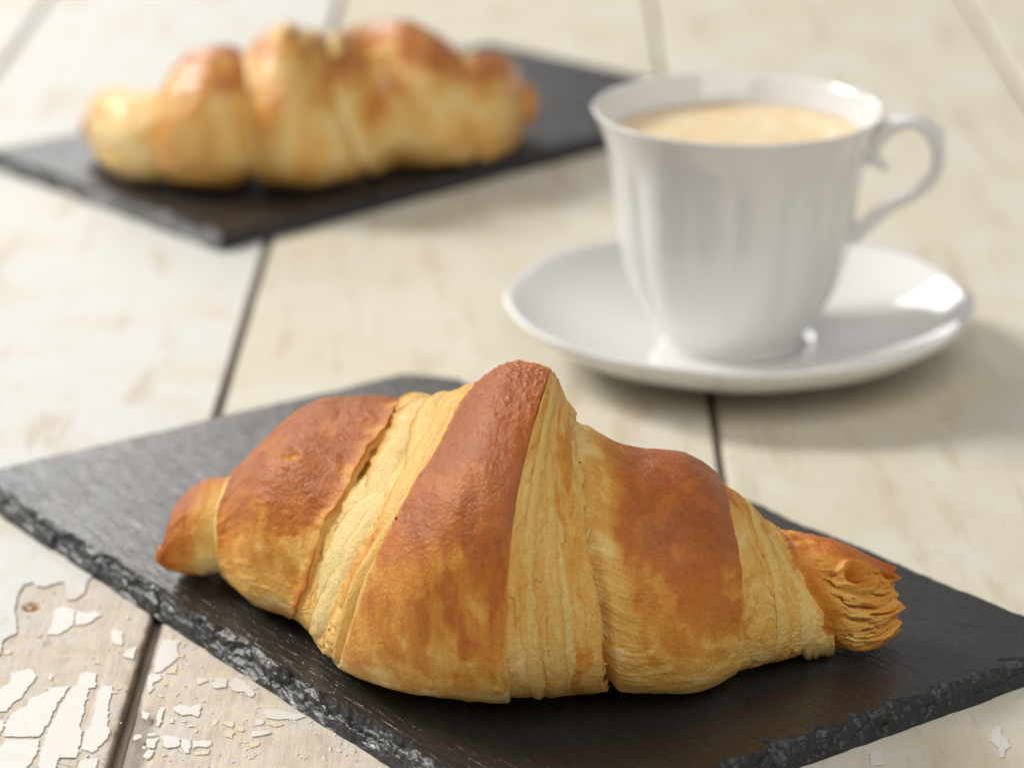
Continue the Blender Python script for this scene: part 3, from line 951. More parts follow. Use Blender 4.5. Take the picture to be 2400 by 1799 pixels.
# --- left tip
def h_ltip(c):
    return -1.0 * smooth(0.72, 1.0, c['s']) + 0.8 * skin_bumps(c, 41, 0.7) + 0.35 * fbm(c['phi'] * 0.03, c['s'] * 7, 3, 44)


def b_ltip(c):
    t = 0.62 + 0.32 * smooth(25, 75, c['phi']) * smooth(0.9, 0.4, c['s']) + 0.22 * fbm(c['x'] * 0.25, c['phi'] * 0.035, 4, 45)
    t = t - 0.42 * smooth(0.45, 0.95, c['s'] + 0.15 * fbm(c['x'] * .2, c['phi'] * .04, 3, 46)) * smooth(95, 40, c['phi'])
    t = t - 0.25 * smooth(15, -35, c['phi']) * smooth(0.2, 0.5, c['s'])
    return t + 0.3 * smooth(0.25, 0.0, c['s'])


patch(roll, "tip", near, M_PASTRY, 0.0, 1.10, 110, h_ltip, b_ltip, label="narrow browned tip at the left end")


# --- left segment with a broad browned skin
def s_l(ph):
    return 1.0 + 0.012 * fbm(ph * 0.05, ph * 0, 3, 3)


def s_l2(ph):
    return 1.965 + 0.075 * fbm(ph * 0.035, ph * 0 + 3, 3, 8) + 0.02 * fbm(ph * 0.12, ph * 0 + 1, 2, 9)


def h_lseg(c):
    d = 0.4 + 1.3 * (1 - (2 * c['w'] - 1) ** 2) + skin_bumps(c, 51, 0.8)
    pit = np.hypot((c['x'] + 49.5) / 2.0, (c['phi'] - 50) / 4.0)
    pit = pit + 0.5 * fbm(c['x'] * 0.5, c['phi'] * 0.25, 3, 57)
    d -= 0.75 * np.exp(-pit ** 2 * 2.6) - 0.10 * np.exp(-(pit - 1.4) ** 2 * 4)
    d += 0.18 * blisters(c['x'], c['phi'] * 0.62, 0.30, 55, 0.4, 0.5)
    lift = smooth(4.5, 0.0, c['eR']) * (0.5 + 0.8 * fbm(c['phi'] * 0.05, c['w'], 3, 58))
    return d + 0.9 * lift


def b_lseg(c):
    st = streaks(c, 61)
    t = 0.28 + 0.66 * smooth(-22, 46, c['phi'] + 26 * st)
    t += 0.05 * smooth(60, 110, c['phi']) + 0.10 * fbm(c['x'] * 0.12, c['phi'] * 0.06, 4, 62) - 0.20 * smooth(0.08, 0.32, fbm(c['x'] * 0.10, c['phi'] * 0.05, 4, 64))
    t -= 0.34 * smooth(6.5, 1.0, c['eR'] + 3.2 * fbm(c['x'] * .12, c['phi'] * .08, 4, 63)) * smooth(-10, 20, c['phi'])
    t += 0.30 * smooth(3.0, 0.4, c['eR']) * smooth(25, -5, c['phi'])
    t -= 0.30 * smooth(1.3, 0.2, c['eL'])
    pit = np.hypot((c['x'] + 49.5) / 2.0, (c['phi'] - 50) / 4.0)
    return t - 0.5 * np.exp(-pit ** 2 * 1.4)


patch(roll, "rolled_segment", near, M_PASTRY, s_l, s_l2, 190, h_lseg, b_lseg, lipL=1.1, lipR=0.35, depth=1.6, label="browned left segment with a small pit in its crust")


# thin pale layer edges tucked under the left rim of that segment
def h_ledge(c):
    return strata(c, 3, -1.1, 0.5, 71, 0.03, 0.6)[0]


patch(roll, "layered_edge", near, M_PASTRY, 0.93, 1.05, 22, h_ledge, lambda c: 0.12 + 0.2 * fbm(c['phi'] * 0.05, c['w'] * 4, 3, 72) + 0.12 * smooth(60, 110, c['phi']))


# --- open layers between the left segment and the middle band
def pockets(c):
    return smooth(0.02, 0.32, fbm(c['phi'] * 0.035 + 0.4, c['w'] * 1.5, 3, 83)) * smooth(0.44, 0.22, c['w'] + 0.10 * fbm(c['phi'] * 0.06, c['w'], 3, 82)) * smooth(-12, 8, c['phi']) * smooth(112, 85, c['phi'])


def h_lstr(c):
    d, tone = strata(c, 5, -0.3, 0.3, 81, 0.03, 1.15)
    d = d - 1.9 * pockets(c)
    crumb = smooth(0.55, 0.72, c['w']) * smooth(0.98, 0.9, c['w']) * smooth(60, 25, c['phi'])
    d = d + crumb * (0.45 * fbm(c['x'] * 0.45, c['phi'] * 0.22, 4, 84) - 0.5 * blisters(c['x'], c['phi'] * 0.4, 0.50, 85, 0.6, 0.55))
    return d + 0.9 * smooth(0.42, 0.62, c['w']) * smooth(0.92, 0.72, c['w'])


def b_lstr(c):
    d, tone = strata(c, 5, -0.3, 0.3, 81, 0.03, 1.15)
    t = 0.19 + tone + 0.10 * fbm(c['x'] * 0.3, c['phi'] * 0.06, 4, 87) + 0.16 * pockets(c)
    t += 0.12 * smooth(0.5, 0.85, c['w']) * smooth(-40, 10, c['phi'])
    return t


patch(roll, "layered_edge", near, M_PASTRY, 1.84, lambda ph: 3.05 + 0 * ph, 190, h_lstr, b_lstr, label="pale torn layers left of the middle band")

for i, (p0, p1, r_, t_, dr, dt, tn, tt) in enumerate([
    (30, 118, 2.42, 2.08, -1.0, 2.6, 0.10, 0.42), (-18, 40, 2.46, 2.14, -0.8, 2.2, 0.05, 0.14), (48, 122, 2.62, 2.36, -0.2, 2.3, 0.16, 0.40),
    (-48, 12, 2.60, 2.30, -0.6, 2.2, 0.05, 0.16), (10, 52, 2.34, 2.04, -1.2, 1.8, 0.08, 0.22), (20, 100, 2.88, 2.64, 0.3, 1.9, 0.20, 0.38), (-50, 38, 2.98, 2.84, 0.3, 1.7, 0.22, 0.42), (78, 128, 2.30, 1.94, 0.0, 3.0, 0.18, 0.40), (2, 34, 2.62, 2.44, 0.2, 2.0, 0.08, 0.2)]):
    sheet(roll, "flake", near, M_PASTRY, p0, p1, lambda q, r_=r_: r_ + 0.03 * np.sin(q * 0.09 + i), lambda q, t_=t_: t_ + 0.02 * np.sin(q * 0.13 + i), dr, dt, 0.05, tn, 600 + i * 7, tone_tip=tt, thick=0.32)


# --- the wide middle band
def s_m(ph):
    return 3.0 + 0.012 * fbm(ph * 0.09, ph * 0, 4, 90)


def s_m2(ph):
    return 4.0 + 0.016 * fbm(ph * 0.07, ph * 0 + 4, 3, 91)


def h_band(c):
    d = 1.5 + 0.6 * (1 - (2 * c['w'] - 1) ** 2) + skin_bumps(c, 101, 0.62)
    up = smooth(52, 92, c['phi'])
    d += 0.34 * up * blisters(c['x'] * 1.0, c['phi'] * 0.5, 0.62, 104, 0.62, 0.46) + 0.12 * up * fbm(c['x'] * 0.7, c['phi'] * 0.5, 3, 105)
    d += 0.22 * blisters(c['x'] * 0.6, c['phi'] * 0.24, 0.34, 106, 0.22, 0.36)
    d += 0.10 * streaks(c, 107, 0.35, 0.03)
    return d


def b_band(c):
    st = streaks(c, 111, 0.20, 0.035)
    st2 = streaks(c, 112, 0.34, 0.07)
    blot = smooth(-0.10, 0.20, streaks(c, 114, 0.20, 0.055)) - 0.5
    t = 0.34 + 0.44 * smooth(-38, 30, c['phi'] + 30 * st + 12 * st2) + 0.24 * smooth(8, 52, c['phi'] + 22 * st + 14 * st2)
    t += 0.10 * fbm(c['x'] * 0.1, c['phi'] * 0.05, 4, 113) - 0.10 * smooth(-10, -55, c['phi']) + 0.17 * blot * smooth(55, 20, c['phi'])
    t += 0.07 * fbm(c['x'] * 0.9, c['phi'] * 0.3, 3, 115)
    t -= 0.22 * smooth(70, 100, c['phi']) * blisters(c['x'], c['phi'] * 0.5, 0.62, 104, 0.62, 0.42)
    t -= 0.24 * smooth(92, 120, c['phi'])
    ed = 0.7 * fbm(c['x'] * 0.3, c['phi'] * 0.12, 3, 116)
    t -= 0.34 * smooth(2.2, 0.2, c['eL'] + 1.5 * ed) + 0.22 * smooth(1.4, 0.1, c['eR'] + ed)
    t -= 0.16 * smooth(0.12, 0.34, fbm(c['x'] * 0.13, c['phi'] * 0.06, 3, 117))
    t += 0.13 * smooth(2.6, 0.6, c['eR']) * smooth(-45, -10, c['phi'])
    return t


patch(roll, "rolled_segment", near, M_PASTRY, s_m, s_m2, 250, h_band, b_band, lipL=0.7, lipR=0.6, depth=2.6, label="wide reddish brown band across the middle")
# a burnt speck on the band's left edge
sp, sn = roll.at(np.array([3.035]), np.array([27.5]))
th = np.linspace(0, 2 * math.pi, 13)[:-1]
spv = []
for rr, hh in ((0.75, -0.3), (0.6, 0.15), (0.3, 0.35), (0.02, 0.4)):
    tx = np.cross(sn[0], [0, 1, 0]); tx /= np.linalg.norm(tx); ty = np.cross(sn[0], tx)
    spv.append(sp[0] + sn[0] * (0.35 + hh) + rr * (np.cos(th)[:, None] * tx * 0.6 + np.sin(th)[:, None] * ty * 1.25))
t_ = NT("burnt_speck"); t_.b.inputs['Base Color'].default_value = (0.03, 0.018, 0.014, 1); t_.b.inputs['Roughness'].default_value = 0.6
link("burnt_speck", mesh_from("burnt_speck", np.stack(spv), grid_quads(4, 12, True)), t_.m, near)


# --- layer edges right of the band
def s_r(ph):
    return 5.0 + 0.06 * fbm(ph * 0.05, ph * 0 + 7, 4, 121) + 0.02 * fbm(ph * 0.5, ph * 0, 2, 122)


def h_mstr(c):
    d, tone = strata(c, 5, 0.7, 1.5, 123, 0.02)
    return d


def b_mstr(c):
    d, tone = strata(c, 5, 0.7, 1.5, 123, 0.02)
    t = 0.25 + tone + 0.08 * fbm(c['x'] * 0.3, c['phi'] * 0.1, 3, 127)
    blob = smooth(0.10, 0.3, fbm(c['w'] * 3.5, c['phi'] * 0.022 + 3, 3, 128)) * smooth(0.45, 0.6, c['w']) * smooth(0.98, 0.85, c['w'])
    return t + 0.26 * blob + 0.05 * smooth(40, 90, c['phi'])


patch(roll, "layered_edge", near, M_PASTRY, 3.93, s_r, 150, h_mstr, b_mstr, lipR=0.45, depth=3.0, label="pale fibrous layers right of the middle band")
for i, (p0, p1, r_, t_, dr, dt, tn) in enumerate([(-52, 30, 4.74, 5.03, 0.6, 1.5, 0.16), (22, 92, 4.78, 5.02, 0.7, 1.4, 0.14), (-60, 60, 4.42, 4.62, 0.9, 1.5, 0.20), (10, 104, 4.18, 4.34, 1.0, 1.6, 0.20), (-40, 40, 4.55, 4.72, 0.8, 1.5, 0.14), (-62, 20, 4.20, 4.36, 0.9, 1.4, 0.18)]):
    sheet(roll, "flake", near, M_PASTRY, p0, p1, lambda q, r_=r_: r_ + 0.02 * np.sin(q * 0.06 + i), lambda q, t_=t_: t_ + 0.02 * np.sin(q * 0.1 + 2 * i), dr, dt, 0.05, tn, 700 + i * 9, bulge=0.3, tone_tip=tn + 0.12, thick=0.3)


# --- right segment
def s_r2(ph):
    return 6.0 + 0.012 * fbm(ph * 0.06, ph * 0, 3, 131)


def h_rseg(c):
    d = -3.0 * smooth(5.15, 5.0, c['s']) + 0.2 + 1.5 * np.sqrt(np.clip(c['w'], 0, 1)) * (1 - smooth(0.85, 1.05, c['w']) * 0.4) + skin_bumps(c, 133, 0.62)
    wr = smooth(0.62, 0.34, c['w'] + 0.12 * fbm(c['x'] * 0.1, c['phi'] * 0.05, 3, 134)) * smooth(-45, 0, c['phi'])
    d += 0.62 * wr * ridged(c['phi'] * 0.24 + 0.03 * c['x'] + 0.6 * fbm(c['x'] * 0.08, c['phi'] * 0.06, 2, 137), c['x'] * 0.06, 3, 135)
    d += 0.45 * smooth(0.30, 0.5, c['w']) * smooth(0.72, 0.5, c['w']) * fbm(c['x'] * 0.20, c['phi'] * 0.09, 3, 136) * smooth(10, 40, c['phi'])
    return d


def b_rseg(c):
    st = streaks(c, 141, 0.2, 0.05)
    lo = smooth(-28, 18, c['phi'] + 18 * st) * smooth(0.30, 0.62, c['w'] + 0.15 * st)
    t = 0.27 + 0.38 * lo + 0.34 * smooth(14, 52, c['phi'] + 20 * st) * smooth(0.20, 0.46, c['w'] + 0.16 * fbm(c['x'] * 0.16, c['phi'] * 0.06, 4, 142))
    t += 0.10 * fbm(c['x'] * 0.14, c['phi'] * 0.08, 4, 143) - 0.18 * smooth(0.10, 0.34, fbm(c['x'] * 0.14, c['phi'] * 0.07, 4, 144))
    t += 0.16 * smooth(0.33, 0.1, c['w'] + 0.1 * st) * smooth(10, -40, c['phi'])
    t -= 0.24 * smooth(1.5, 0.1, c['eR'] + 0.7 * fbm(c['x'] * 0.3, c['phi'] * 0.12, 3, 145))
    t -= 0.16 * smooth(-35, -55, c['phi'] + 10 * st) * smooth(0.3, 0.5, c['w'])
    return t


patch(roll, "rolled_segment", near, M_PASTRY, 4.86, s_r2, 210, h_rseg, b_rseg, lipR=0.8, depth=2.4, label="browned right segment with wrinkled pale left side")
sheet(roll, "flake", near, M_PASTRY, 70, 112, lambda q: 5.02 + 0 * q, lambda q: 5.30 + 0.04 * np.sin(q * 0.2), 0.2, 1.0, 0.08, 0.16, 811, tone_tip=0.3)
sheet(roll, "flake", near, M_PASTRY, 58, 92, lambda q: 5.20 + 0 * q, lambda q: 5.42 - 0.004 * (q - 58), -0.2, 0.9, 0.05, 0.2, 812, tone_tip=0.35)


# --- layer edges right of the right segment
def s_rt(ph):
    return 7.0 + 0.10 * fbm(ph * 0.045, ph * 0 + 5, 3, 151) + 0.03 * fbm(ph * 0.25, ph * 0, 2, 152)


def h_rstr(c):
    return strata(c, 5, 0.6, 1.3, 153, 0.02, 0.9)[0]


def b_rstr(c):
    d, tone = strata(c, 5, 0.6, 1.3, 153, 0.02, 0.9)
    t = 0.25 + tone * 1.1 + 0.08 * fbm(c['x'] * 0.3, c['phi'] * 0.1, 3, 157)
    return t + 0.12 * smooth(30, 90, c['phi']) - 0.08 * smooth(0.5, 1, c['w']) * smooth(30, -20, c['phi'])


patch(roll, "layered_edge", near, M_PASTRY, 5.94, s_rt, 130, h_rstr, b_rstr, lipR=0.4, depth=2.4, label="pale fibrous layers between right segment and tip")
for i, (p0, p1, r_, t_, dr, dt, tn) in enumerate([(-50, 70, 6.66, 6.96, 0.9, 1.6, 0.13), (-30, 100, 6.34, 6.52, 0.9, 1.5, 0.18), (-72, 0, 6.72, 7.08, 0.8, 2.0, 0.12), (20, 100, 6.7, 6.98, 0.7, 1.3, 0.2)]):
    sheet(roll, "flake", near, M_PASTRY, p0, p1, lambda q, r_=r_: r_ + 0.02 * np.sin(q * 0.06 + i), lambda q, t_=t_: t_ + 0.03 * np.sin(q * 0.12 + 2 * i), dr, dt, 0.08, tn, 750 + i * 9, bulge=0.3, tone_tip=tn + 0.1, thick=0.3)


# --- right tip, torn open towards the viewer
def tear(c):
    m = smooth(7.12, 7.34, c['s'] + 0.10 * fbm(c['phi'] * 0.06, c['s'] * 4, 3, 161)) * smooth(-44, -28, c['phi'] + 6 * fbm(c['x'] * .3, c['phi'] * .05, 2, 162)) * smooth(66, 44, c['phi'] - 14 * (c['s'] - 7.5) + 6 * fbm(c['x'] * .3, c['phi'] * .05, 2, 163))
    return m


def loop(c):
    return np.hypot((c['s'] - 7.60) / 0.17, (c['phi'] - 49 - 30 * (c['s'] - 7.6)) / 15.0)


def h_rtip(c):
    d = -1.4 * smooth(7.14, 6.95, c['s']) + skin_bumps(c, 165, 0.6)
    bl = smooth(7.5, 7.2, c['s']) * smooth(50, 75, c['phi'])
    d += 0.55 * bl * (blisters(c['x'] * 1.1, c['phi'] * 0.30, 0.24, 166, 0.8, 0.72) - 0.2) + 0.2 * bl * fbm(c['x'] * 0.6, c['phi'] * 0.35, 3, 167)
    m = tear(c)
    lay = ridged(c['phi'] * 0.085 + 0.35 * fbm(c['x'] * 0.12, c['phi'] * 0.03, 3, 168), c['x'] * 0.06, 2, 169)
    hol = smooth(0.05, 0.40, fbm(c['x'] * 0.17, c['phi'] * 0.16, 4, 170))
    d += m * (-0.7 + smooth(8.0, 7.8, c['s']) * (1.5 * (lay - 0.72) - 2.0 * hol) + 0.16 * fbm(c['x'] * 0.9, c['phi'] * 0.5, 3, 171))
    q = loop(c)
    d += (1.5 * np.exp(-((q - 1) / 0.22) ** 2) - 3.0 * smooth(0.85, 0.35, q))
    q2 = np.hypot((c['s'] - 7.90) / 0.09, (c['phi'] - 66) / 9.0)
    d -= 2.2 * smooth(1.0, 0.3, q2)
    return d


def b_rtip(c):
    m = tear(c)
    skin = 0.50 + 0.30 * smooth(55, 95, c['phi']) + 0.16 * fbm(c['x'] * 0.2, c['phi'] * 0.06, 4, 172) + 0.14 * smooth(7.5, 8, c['s'])
    skin -= 0.22 * smooth(60, 80, c['phi']) * smooth(7.45, 7.2, c['s']) * (0.4 + blisters(c['x'] * 1.1, c['phi'] * 0.30, 0.24, 166, 0.8, 0.72))
    inside = 0.27 + 0.24 * fbm(c['x'] * 0.12, c['phi'] * 0.10, 4, 173) + 0.16 * smooth(7.4, 7.95, c['s'])
    t = skin * (1 - m) + inside * m
    q = loop(c)
    return t + 0.06 * np.exp(-((q - 1) / 0.3) ** 2) + 0.08 * smooth(0.9, 0.4, q)


def j_rtip(c):
    return smooth(7.72, 8.0, c['s']) * (3.0 * fbm(c['phi'] * 0.035, c['phi'] * 0 + 2, 2, 175) + 0.6 * noise2(c['phi'] * 0.12, c['s'], 176))


patch(roll, "tip", near, M_PASTRY, 6.9, 8.0, 190, h_rtip, b_rtip, xjit=j_rtip, label="torn open tip at the right end")
# the torn end itself: a ragged hollow face of layers closing the tip
ph = phi_lines(0.8); rr = np.linspace(0, 1, 30)
P8, N8 = roll.at(np.full(len(ph), 7.999), ph)
dd = {'w': np.ones_like(ph), 's': np.full(len(ph), 8.0), 'phi': ph, 'x': P8[:, 0], 'eL': ph * 0, 'eR': ph * 0}
ring = P8 + N8 * (h_rtip(dd) - roll.trim(dd['s']))[:, None]; ring[:, 0] += j_rtip(dd)
ring[:, 2] = np.maximum(ring[:, 2], FLOOR + 0.2)
ctr = ring.mean(0)
Rr, Pp = np.meshgrid(rr, ph, indexing='ij')
cap = ring[None] * (1 - Rr[..., None]) + ctr * Rr[..., None]
yy, zz = cap[..., 1], cap[..., 2]
lay = fbm(zz * 0.55, yy * 0.15, 4, 181)
cap[..., 0] += smooth(0, 0.2, Rr) * (-1.2 + 2.4 * lay - 1.5 * smooth(0.1, 0.5, fbm(yy * 0.3, zz * 0.4, 3, 182)))
tt = 0.45 + 0.35 * lay + 0.25 * smooth(0.25, 0.0, Rr)
link("torn_end", mesh_from("torn_end", cap, grid_quads(len(rr), len(ph)), colors=bake_colour(tt), attrs={"crust": tt}), M_PASTRY, near)

# shreds of dough hanging from the lower right seam, and fibres along the torn seams
def strands(name, specs, seed, parent, kind=None):
    rr_ = random.Random(seed)
    vs, qs, cs, off = [], [], [], 0
    for (s, phi, d0, ds, dphi, lift, rad, tone) in specs:
        n = 9; m = 5
        u = np.linspace(0, 1, n)
        bend = rr_.uniform(-1, 1)
        S = s + ds * u + 0.02 * bend * u * u; PH = phi + dphi * u + 3 * bend * np.sin(u * 2.2)
        P, N = roll.at(S, PH)
        C = P + N * (d0 - roll.trim(S) + lift * u ** 1.4)[:, None]
        T = np.gradient(C, axis=0); T /= np.maximum(np.linalg.norm(T, axis=1, keepdims=True), 1e-6)
        A = np.cross(T, N); A /= np.maximum(np.linalg.norm(A, axis=1, keepdims=True), 1e-6); B = np.cross(T, A)
        r = rad * (1 - u) ** 0.6 + 0.03
        a = np.arange(m) * 2 * math.pi / m
        ringv = C[:, None] + r[:, None, None] * (np.cos(a)[None, :, None] * A[:, None] * 1.7 + np.sin(a)[None, :, None] * B[:, None] * 0.6)
        ringv[..., 2] = np.maximum(ringv[..., 2], FLOOR + 0.05)
        vs.append(ringv.reshape(-1, 3)); qs.append(grid_quads(n, m, True) + off); off += n * m
        cs.append(np.full(n * m, tone))
    t = np.concatenate(cs)
    return link(name, mesh_from(name, np.vstack(vs), np.vstack(qs), colors=bake_colour(t), attrs={"crust": t}), M_PASTRY, parent, **({'kind': kind} if kind else {}))


rs = random.Random(3)
spec = [(5.0 + rs.uniform(-.05, .02), rs.uniform(-60, 75), 0.5, rs.uniform(.03, .08), rs.uniform(-6, 8), rs.uniform(-.9, .0), rs.uniform(.08, .22), rs.uniform(.08, .2)) for _ in range(34)]
strands("dough_fibres", spec, 4, near, "stuff")
for i, (s_, ds_, ph_, dph, lift, rad) in enumerate([(6.72, 0.03, -22, -46, 1.5, 0.85), (6.80, 0.05, -18, -52, 1.9, 0.75), (6.90, 0.03, -20, -46, 1.2, 0.9), (6.98, 0.06, -14, -54, 1.6, 0.8), (7.04, 0.04, -10, -48, 0.8, 0.7)]):
    strands("shred", [(s_, ph_, 1.1, ds_, dph, lift, rad, 0.17 + 0.04 * (i % 3))], 40 + i, near)

# --- the second croissant, on the board behind
far = thing("croissant", "blurred glossy croissant on the slate board in the background", "croissant", "croissants")
froll = Roll(RIBS_FAR, 601, 361)


def far_skin(seed, base, edge=1.7, top=0.5, ends=(1, 1)):
    def h(c):
        return (0.3 + 1.4 * (1 - (2 * c['w'] - 1) ** 2) - edge * (ends[0] * smooth(6.0, 0, c['eL']) + ends[1] * smooth(6.0, 0, c['eR']))
                + 1.0 * fbm(c['x'] * 0.08, c['phi'] * 0.04, 3, seed) + 0.35 * fbm(c['x'] * 0.3, c['phi'] * 0.15, 3, seed + 1))

    def b(c):
        st = fbm(c['x'] * 0.09, c['phi'] * 0.028, 4, seed + 2)
        t = base + 0.8 * top * smooth(5, 70, c['phi'] + 55 * st) + 0.34 * st
        return t - 0.30 * smooth(3.4, 0.6, c['eL']) + 0.30 * smooth(2.2, 0.4, c['eR']) + 0.35 * smooth(-48, -64, c['phi'])
    return h, b


for nm, a, b_, nw, seed, base, top, lab in (("tip", 0.0, 1.0, 60, 201, 0.14, 0.10, "pale yellow tip at the left end"), ("rolled_segment", 0.88, 2.02, 90, 211, 0.30, 0.30, None), ("rolled_segment", 1.97, 3.02, 90, 221, 0.24, 0.22, None), ("rolled_segment", 2.96, 4.06, 90, 231, 0.20, 0.52, None), ("tip", 3.97, 5.0, 80, 241, 0.28, 0.40, "rounded tip at the right end")):
    hh, bb = far_skin(seed, base, top=top, ends=(a > 0, b_ < 5))
    patch(froll, nm, far, M_PASTRY_GLAZED, a, b_, nw, hh, bb, lipL=0.8 if a > 0 else 0, lipR=0.8 if b_ < 5 else 0, depth=3, fine=1.0, label=lab)
# a torn flake standing on its top
for i, (p0, p1, r_, t_, dt) in enumerate([(70, 118, 2.30, 2.62, 3.4), (76, 112, 2.62, 2.92, 3.0), (60, 112, 2.95, 3.12, 2.0)]):
    sheet(froll, "flake", far, M_PASTRY_GLAZED, p0, p1, lambda q, r_=r_: r_ + 0 * q, lambda q, t_=t_: t_ + 0.04 * np.sin(q * .3), 0.8, dt, 0.1, 0.2, 950 + i, nphi=60, tone_tip=0.4, bulge=1.2)
# close both ends of the far roll and the near one's left end
for rl, par, s_, mt in ((froll, far, 0.0, M_PASTRY_GLAZED), (froll, far, 5.0, M_PASTRY_GLAZED), (roll, near, 0.0, M_PASTRY)):
    ph = phi_lines(1.5)
    P, N = rl.at(np.full(len(ph), s_), ph)
    c0 = P.mean(0); sgn = -1 if s_ == 0 else 1
    rows = []
    for q in np.linspace(0, 1, 10):
        rw = P * (1 - q) + c0 * q
        rw[:, 0] += sgn * 0.35 * np.ptp(P[:, 2]) * math.sqrt(1 - (1 - q) ** 2)
        rows.append(rw)
    rows = np.stack(rows)
    tt = np.full(rows.shape[:2], 0.72 if par is near else 0.5)
    link("tip_end", mesh_from("tip_end", rows, grid_quads(10, len(ph)), colors=bake_colour(tt), attrs={"crust": tt}), mt, par)


# ------------------------------------------------------------------ cup, saucer, coffee
SAUCER = np.array([66.0, 24.0])
CUP = SAUCER


def lathe(profile, n=180, flute=None):
    """profile (r, z) -> ring grid; flute(theta, r, z) multiplies the radius"""
    p = np.asarray(profile, float)
    th = np.arange(n) * 2 * math.pi / n
    T, Rr = np.meshgrid(th, p[:, 0]); Z = np.repeat(p[:, 1][:, None], n, 1)
    if flute is not None:
        Rr, Z = flute(T, Rr, Z)
    return np.stack([CUP[0] + Rr * np.cos(T), CUP[1] + Rr * np.sin(T), Z], -1)


def dense(pts, n):
    p = np.asarray(pts, float)
    t = np.concatenate([[0], np.cumsum(np.hypot(*np.diff(p, axis=0).T))])
    u = np.linspace(0, t[-1], n)
    # Catmull-Rom like smoothing through pchip on each coordinate
    return np.column_stack([pchip(t, p[:, 0], u), pchip(t, p[:, 1], u)])


def saucer_flute(T, Rr, Z):
    m = smooth(34, 66, Rr)
    wave = np.cos(T * 10 + 0.3)
    return Rr * (1 + 0.005 * m * wave), Z + 0.28 * m * wave


saucer = thing("saucer", "white porcelain saucer with wavy rim under the coffee cup", "saucer")
up = dense([(0.0, 4.2), (20, 4.2), (21.5, 4.5), (22.6, 5.4), (26, 6.0), (36, 7.2), (47, 9.6), (56, 12.8), (62.5, 16.2), (66.4, 18.4), (67.6, 18.6)], 60)
dn = dense([(67.9, 18.2), (67.6, 17.2), (65.0, 14.6), (59, 10.4), (50, 6.6), (41, 4.2), (36.5, 3.0), (35.2, 0.35), (31.2, 0.35), (30.6, 2.2), (0.0, 2.2)], 60)
v = lathe(np.vstack([up, dn]), 240, saucer_flute)
link("dish", mesh_from("dish", v, grid_quads(v.shape[0], 240, True)), M_PORCELAIN, saucer)


CUP = np.array([64.3, 24.0])


def cup_flute(T, Rr, Z):
    m = smooth(13, 24, Z) * smooth(67, 56, Z)
    wave = np.abs(np.cos(T * 7 + 0.45)) ** 0.8
    rim = smooth(66, 74, Z)
    return Rr * (1 + 0.036 * m * (wave - 0.6) + 0.003 * rim * np.cos(T * 14 + 0.9)), Z


cup = thing("coffee_cup", "white porcelain coffee cup with curled handle standing on the saucer", "cup")
outer = dense([(19.2, 4.45), (20.6, 4.6), (20.9, 6.0), (20.9, 7.4), (21.6, 8.8), (25.0, 13.8), (29.4, 22.0), (32.2, 31.0), (33.9, 41.0), (35.0, 51.5), (36.7, 61.5), (38.9, 68.5), (41.2, 74.0)], 90)
lip = dense([(41.55, 74.6), (41.5, 75.0), (41.1, 75.15), (40.6, 75.0)], 8)
inner = dense([(40.0, 74.2), (37.6, 68.8), (35.0, 61.5), (33.0, 51), (31.8, 41), (30.2, 31), (27, 21), (20, 13), (0.0, 10.0)], 60)
foot = dense([(0.0, 6.6), (17.6, 6.6), (18.4, 4.6)], 12)
v = lathe(np.vstack([foot, outer, lip, inner]), 252, cup_flute)
link("bowl", mesh_from("bowl", v, grid_quads(v.shape[0], 252, True)), M_PORCELAIN, cup)

# handle: a flattened rod bent like an ear, with a curl under its root and a spur at its shoulder
hp = np.array([(35.5, 61.5), (38.6, 65.5), (41.6, 69.4), (45.2, 72.0), (49.2, 72.9), (53.2, 71.2), (56.2, 67.4), (57.3, 62.6), (56.6, 58.0), (53.8, 54.4), (50.0, 51.2), (45.2, 48.4), (41.0, 45.2), (37.4, 41.6), (33.6, 37.6)])
tk = np.arange(len(hp)); tu = np.linspace(0, len(hp) - 1, 140)


def catmull(p, t):
    i = np.clip(t.astype(int), 0, len(p) - 2); f = (t - i)[:, None]
    g = lambda k: p[np.clip(k, 0, len(p) - 1)]
    a, b, c, d = g(i - 1), g(i), g(i + 1), g(i + 2)
    return 0.5 * (2 * b + (c - a) * f + (2 * a - 5 * b + 4 * c - d) * f ** 2 + (3 * b - a - 3 * c + d) * f ** 3)


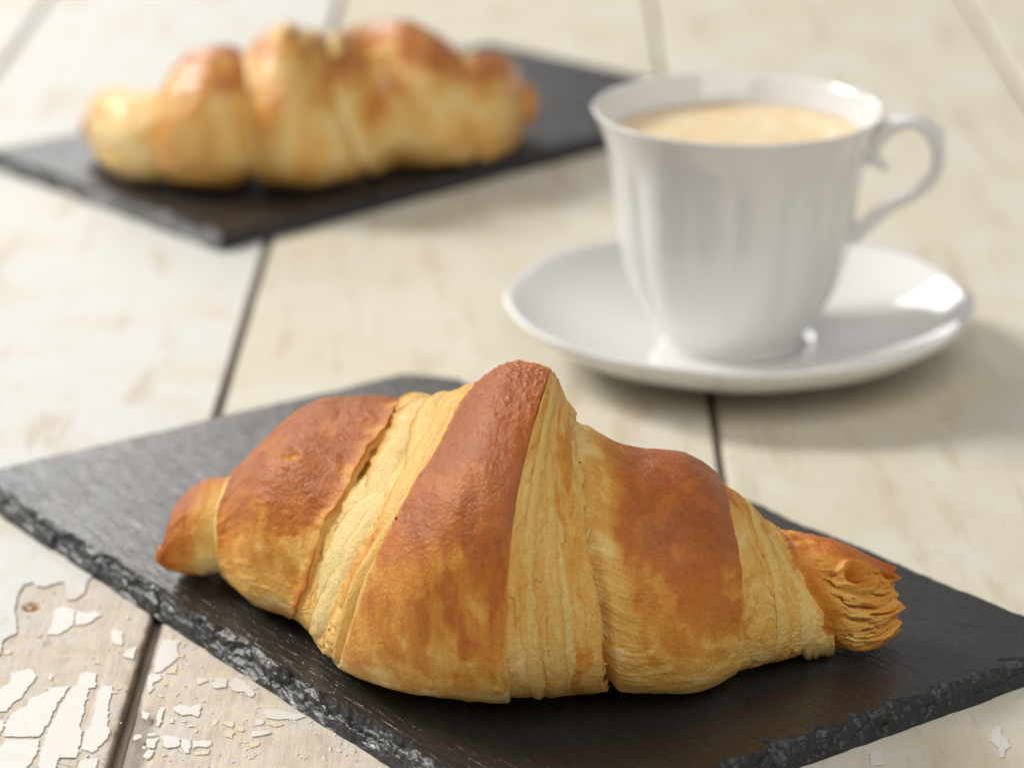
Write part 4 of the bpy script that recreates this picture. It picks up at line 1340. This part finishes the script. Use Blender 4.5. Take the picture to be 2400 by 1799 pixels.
hc = catmull(hp, tu)
tg = np.gradient(hc, axis=0); tg /= np.linalg.norm(tg, axis=1, keepdims=True)
nr = np.column_stack([-tg[:, 1], tg[:, 0]])
wide = np.interp(tu, [0, 2, 5, 8, 11, 14], [4.6, 3.8, 3.6, 3.5, 3.2, 3.6])
flat = np.interp(tu, [0, 1.5, 4, 8, 11, 14], [3.0, 2.5, 2.1, 1.9, 1.9, 2.4])
spur = 1.9 * np.exp(-((tu - 5.65) / 0.32) ** 2)
ang = np.arange(20) * 2 * math.pi / 20
HA = R(-9)      # the handle points right, turned slightly towards the back


def handle_pts(rz, side):
    return np.stack([CUP[0] + rz[..., 0] * math.cos(HA) - side * math.sin(HA), CUP[1] + rz[..., 0] * math.sin(HA) + side * math.cos(HA), rz[..., 1]], -1)


ca, sa = np.cos(ang)[None], np.sin(ang)[None]
off = flat[:, None] * ca + spur[:, None] * np.clip(ca, 0, 1) ** 3
rz = hc[:, None] + off[..., None] * nr[:, None]
hv = handle_pts(rz, wide[:, None] * sa)
link("handle", mesh_from("handle", hv, grid_quads(140, 20, True, flip=True)), M_PORCELAIN, cup)
kv = []
for q, rad in zip(np.linspace(0, 1, 14), 2.6 * np.sin(np.linspace(0.55, math.pi - 0.02, 14)) ** 0.7 + 0.02):
    cpt = np.array([37.8 + 5.2 * q + 0.6 * math.sin(q * 3), 61.8 - 1.4 * q - 1.6 * q * q])
    rz = cpt + np.stack([-0.25 * np.cos(ang) * rad, np.cos(ang) * rad], -1)
    kv.append(handle_pts(rz, 1.15 * rad * np.sin(ang)))
kv = np.stack(kv)
link("handle_curl", mesh_from("handle_curl", kv, grid_quads(14, 20, True)), M_PORCELAIN, cup)

prof = dense([(36.3, 66.9), (35.2, 66.2), (33.0, 66.0), (18, 66.05), (0.0, 66.1)], 40)
v = lathe(prof, 120)
under = lathe([(36.3, 66.9), (33.5, 60.0), (0.0, 60.0)], 120)
co = link("coffee", mesh_from("coffee", np.concatenate([under[::-1], v[1:]]), grid_quads(3 + 39, 120, True)), M_COFFEE)
co['label'] = "pale milky coffee with crema filling the white cup"
co['category'] = "coffee"
